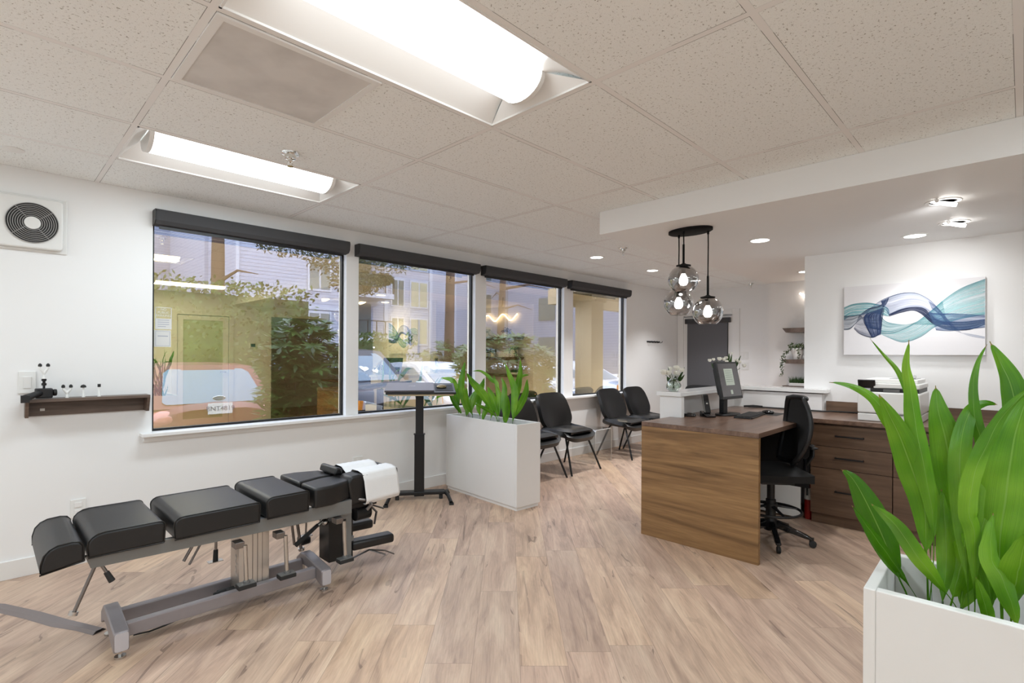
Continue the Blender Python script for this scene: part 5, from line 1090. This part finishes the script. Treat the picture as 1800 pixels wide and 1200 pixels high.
# cars : local frame, nose toward +x, then placed
def car(label,paint,loc,rz,Ld,Wd,Ht,prof,cab,lights='both',plate=None,name='car'):
    r=thing(name,label,'car',loc); M4=Matrix.Translation(loc)@Matrix.Rotation(rz,4,'Z'); hw=Wd/2
    # prof: list (x, belt z) ; cab: (x_rear_base,x_rear_top,x_front_top,x_front_base)
    def belt(x):
        for (a,za),(b_,zb_) in zip(prof,prof[1:]):
            if a<=x<=b_: return za+(zb_-za)*(x-a)/(b_-a)
        return prof[-1][1]
    xs_=sorted(set([p[0] for p in prof]+[prof[0][0]+(prof[-1][0]-prof[0][0])*i/18 for i in range(19)])); rings=[]
    for x in xs_:
        e=min(1,(x-prof[0][0])/.30,(prof[-1][0]-x)/.35); k=.80+.20*math.sqrt(max(0,min(1,e))); w_=hw*k; zt=belt(x); zb_=.20
        rings.append([(x,y*w_,z) for y,z in ((-.86,zb_),(-.98,.34),(-1,.55),(-.985,zt-.14),(-.90,zt-.02),(-.5,zt+.025),(0,zt+.035),(.5,zt+.025),(.90,zt-.02),(.985,zt-.14),(1,.55),(.98,.34),(.86,zb_))])
    V=[p for rg in rings for p in rg]; N=13; F=[(i*N+j,(i+1)*N+j,(i+1)*N+(j+1)%N,i*N+(j+1)%N) for i in range(len(rings)-1) for j in range(N)]+[tuple(range(N)),tuple(range(len(V)-1,len(V)-N-1,-1))]
    MB().add(V,F,M4).build('body',paint,r,smooth=50,bevel=0)
    xa,xb,xc,xd=cab; za,zd=belt(xa),belt(xd); w0,w1=hw*.93,hw*.74
    def cabin(ins):
        m_=MB(); s_=1-ins
        return m_
    P=[(xa,za),(xb,Ht-.03),((xb*.6+xc*.4),Ht),((xb*.25+xc*.75),Ht-.005),(xc,Ht-.05),(xd,zd)]
    V=[];n=len(P)
    for (x,z) in P:
        f_=(z-min(za,zd))/(Ht-min(za,zd)); w_=w0+(w1-w0)*max(0,f_); V+=[(x,-w_,z),(x,-w_*.5,z+.02*f_),(x,w_*.5,z+.02*f_),(x,w_,z)]
    F=[(i*4+j,(i+1)*4+j,(i+1)*4+j+1,i*4+j+1) for i in range(n-1) for j in range(3)]+[tuple(i*4 for i in range(n)),tuple(i*4+3 for i in reversed(range(n)))]
    MB().add(V,F,M4).build('cabin',paint,r,smooth=30)
    def lerp(a,b_,t): return tuple(a[i]+(b_[i]-a[i])*t for i in range(3))
    def quad(m_,A,B,C,D,off,i0=.08,i1=.92,j0=.08,j1=.92):
        def q(u,v): return Vector(lerp(lerp(A,B,u),lerp(D,C,u),v))
        n_=(Vector(B)-Vector(A)).cross(Vector(D)-Vector(A)).normalized()*off
        cs=[]
        for (u,v) in ((i0+.03,j0),(i1-.03,j0),(i1,j0+.06),(i1,j1-.1),(i1-.05,j1),(i0+.05,j1),(i0,j1-.1),(i0,j0+.06)): cs.append(q(u,v)+n_)
        m_.add(cs,[tuple(range(8))],M4)
    A,B=V[0],V[3]; C_,D_=V[7],V[4]
    m_=MB(); quad(m_,A,B,C_,D_,.012); quad(m_,A,B,C_,D_,-.012); m_.build('rear_window',M['carglass'],r)
    A,B=V[(n-1)*4],V[(n-1)*4+3]; C_,D_=V[(n-2)*4+3],V[(n-2)*4]
    m_=MB(); quad(m_,A,B,C_,D_,.012); quad(m_,A,B,C_,D_,-.012); m_.build('windshield',M['carglass'],r)
    for s_ in (0,3):
        m_=MB(); g=(-.01 if s_==0 else .01)
        mid=(xa+xd)/2
        for (x0_,x1_,t0_,t1_) in ((xa+.25,mid-.04,xb+.12,mid-.04),(mid+.04,xd-.3,mid+.04,xc-.05)):
            zb_=belt(mid)+.04; zt_=Ht-.12; fy=lambda z:(w0+(w1-w0)*((z-za)/(Ht-za)))*(-1 if s_==0 else 1)+g
            m_.add([(x0_,fy(zb_),zb_),(x1_,fy(zb_),zb_),(t1_,fy(zt_),zt_),(t0_,fy(zt_),zt_)],[(0,1,2,3)],M4)
        m_.build('side_window',M['carglass'],r)
        MB().cbox((xd-.35,(-1 if s_==0 else 1)*(hw+.08),belt(xd)+.10),(.12,.2,.13),M4).build('side_mirror',paint,r,bevel=.03)
    for wx in (prof[0][0]+.72,prof[-1][0]-.85):
        for s_ in (-1,1):
            w_=MB().lathe([(0,-.10),(.27,-.10),(.32,-.06),(.32,.06),(.27,.10),(0,.10)],(0,0,0),24,M=M4@Matrix.Translation((wx,s_*(hw-.10),.32))@Matrix.Rotation(PI/2,4,'X')).build('wheel',M['rubber'],r,smooth=40)
            MB().lathe([(0,-.105),(.20,-.105),(.21,-.10)],(0,0,0),20,M=M4@Matrix.Translation((wx,s_*(hw-.10)+s_*.0,.32))@Matrix.Rotation(PI/2*s_,4,'X')).build('rim',M['steel'],w_)
    xe=prof[-1][0]; x0=prof[0][0]
    for s_ in (-1,1):
        MB().prism([(s_*hw*.90,.70),(s_*hw*.52,.66),(s_*hw*.50,.76),(s_*hw*.88,.86)],'x',xe-.20,xe+.005,M4).build('headlight',M['lampclear'],r,bevel=.02)
        MB().prism([(s_*hw*.97,.70),(s_*hw*.90,.70),(s_*hw*.88,.86),(s_*hw*.95,.86)],'x',xe-.26,xe-.06,M4).build('indicator',M['amber'],r)
        MB().sphere((0,0,0),1,16,8).v; tl_=MB().sphere((0,0,0),1,18,10); tl_.v=[(x0+.10+a*.12,s_*hw*.76+b*.17,.78+c*.12) for a,b,c in tl_.v]; tl_.v=[tuple(M4@Vector(p)) for p in tl_.v]; tl_.build('tail_light',M['lampred'],r,smooth=True)
    MB().box(xe-.03,xe+.02,-hw*.42,hw*.42,.52,.72,M4).build('grille',M['blackgl'],r,bevel=.02); MB().box(xe-.02,xe+.028,-hw*.40,hw*.40,.60,.63,M4).build('grille_bar',M['chrome'],r)
    MB().box(xe-.06,xe+.03,-hw*.7,hw*.7,.26,.42,M4).box(x0-.05,x0+.04,-hw*.72,hw*.72,.26,.50,M4).build('bumper',M['black'] if name!='car_' else paint,r,bevel=.03)
    MB().box(x0-.012,x0+.005,-hw*.5,hw*.5,.53,.54,M4).build('tailgate_seam',M['chrome'],r)
    return r,M4
rd,m4=car('red hatchback seen from behind through the nearest window, with licence plate BNT4819',M['carred'],(2.33,10.0,GZ),PI/2,4,1.72,1.50,[(-1.95,.86),(-1.75,.98),(.5,.96),(1.2,.92),(1.95,.70)],(-1.86,-1.28,.35,1.05))
pl=MB().box(-1.985,-1.97,-.155,.155,.84-.0,.98,m4); pl=MB().box(-1.99,-1.975,-.155,.155,.82,.97,m4).build('licence_plate',M['white_label'],rd,bevel=.002)
text_mesh('BNT4819',.092,mat('plate_ink',srgb(40,50,110),.5),'plate_number',m4@Vector((-1.992,0,.893)),(PI/2,0,0),rd,ext=.001)
MB().prism([(.085*math.cos(a),1.035+.034*math.sin(a)) for a in [2*PI*i/24 for i in range(24)]],'x',-1.93,-1.90,m4).build('oval_emblem',M['chrome'],rd,bevel=.004)
MB().prism([(.070*math.cos(a),1.035+.024*math.sin(a)) for a in [2*PI*i/24 for i in range(24)]],'x',-1.935,-1.93,m4).build('emblem_field',mat('emblem_grey',srgb(96,110,130),.3),rd)
su,m5=car('dark blue SUV parked nose in outside the second window, white hearts on its windshield',M['cardark'],(5.42,10.35,GZ),-PI/2,4.6,1.88,1.78,[(-2.3,1.02),(-1.9,1.10),(.5,1.10),(1.0,1.08),(1.9,.98),(2.3,.80)],(-2.15,-1.85,.25,1.05),name='suv')
MB().box(-1.7,.1,-.66,-.62,1.80,1.83,m5).box(-1.7,.1,.62,.66,1.80,1.83,m5).build('roof_rail',M['chrome'],su)
def heart(cx,cy,s_): return [(cx+s_*.0625*16*math.sin(t)**3/16*16,cy+s_*.0625*(13*math.cos(t)-5*math.cos(2*t)-2*math.cos(3*t)-math.cos(4*t))) for t in [2*PI*i/28 for i in range(28)]]
wA=Vector((1.05,0,1.08)); wB=Vector((.25,0,1.73)); dv=(wB-wA).normalized(); nv=Vector((dv.z,0,-dv.x)); hm=MB()
for (hy,hz,hs,ro) in ((.28,.36,.075,.2),(.05,.44,.10,-.3)):
    pts=[(a*math.cos(ro)-b*math.sin(ro),a*math.sin(ro)+b*math.cos(ro)) for a,b in heart(0,0,hs)]
    for e_ in (1,-1): hm.add([tuple(wA+dv*(hz+b)+Vector((0,hy+a,0))+nv*.018*1) for a,b in pts],[tuple(range(28))] if e_>0 else [],m5)
hm.build('heart_decal',M['white_label'],su)
for (x,y,rz,l,pt) in ((10.0,10.2,-PI/2,'silver white sedan parked behind the rhododendron, between the third and last windows',M['carsilver']),(12.9,10.0,-PI/2+.1,'white sedan with a sloping windshield right of the porch column in the last window',M['carwhite']),(7.75,10.4,-PI/2,'pale car mostly hidden behind the rhododendron in the third window',M['carwhite'])):
    car(l,pt,(x,y,GZ),rz,4.4,1.8,1.48,[(-2.2,.88),(-1.6,.98),(.6,.96),(1.2,.92),(2.2,.72)],(-1.75,-.9,.3,1.25))
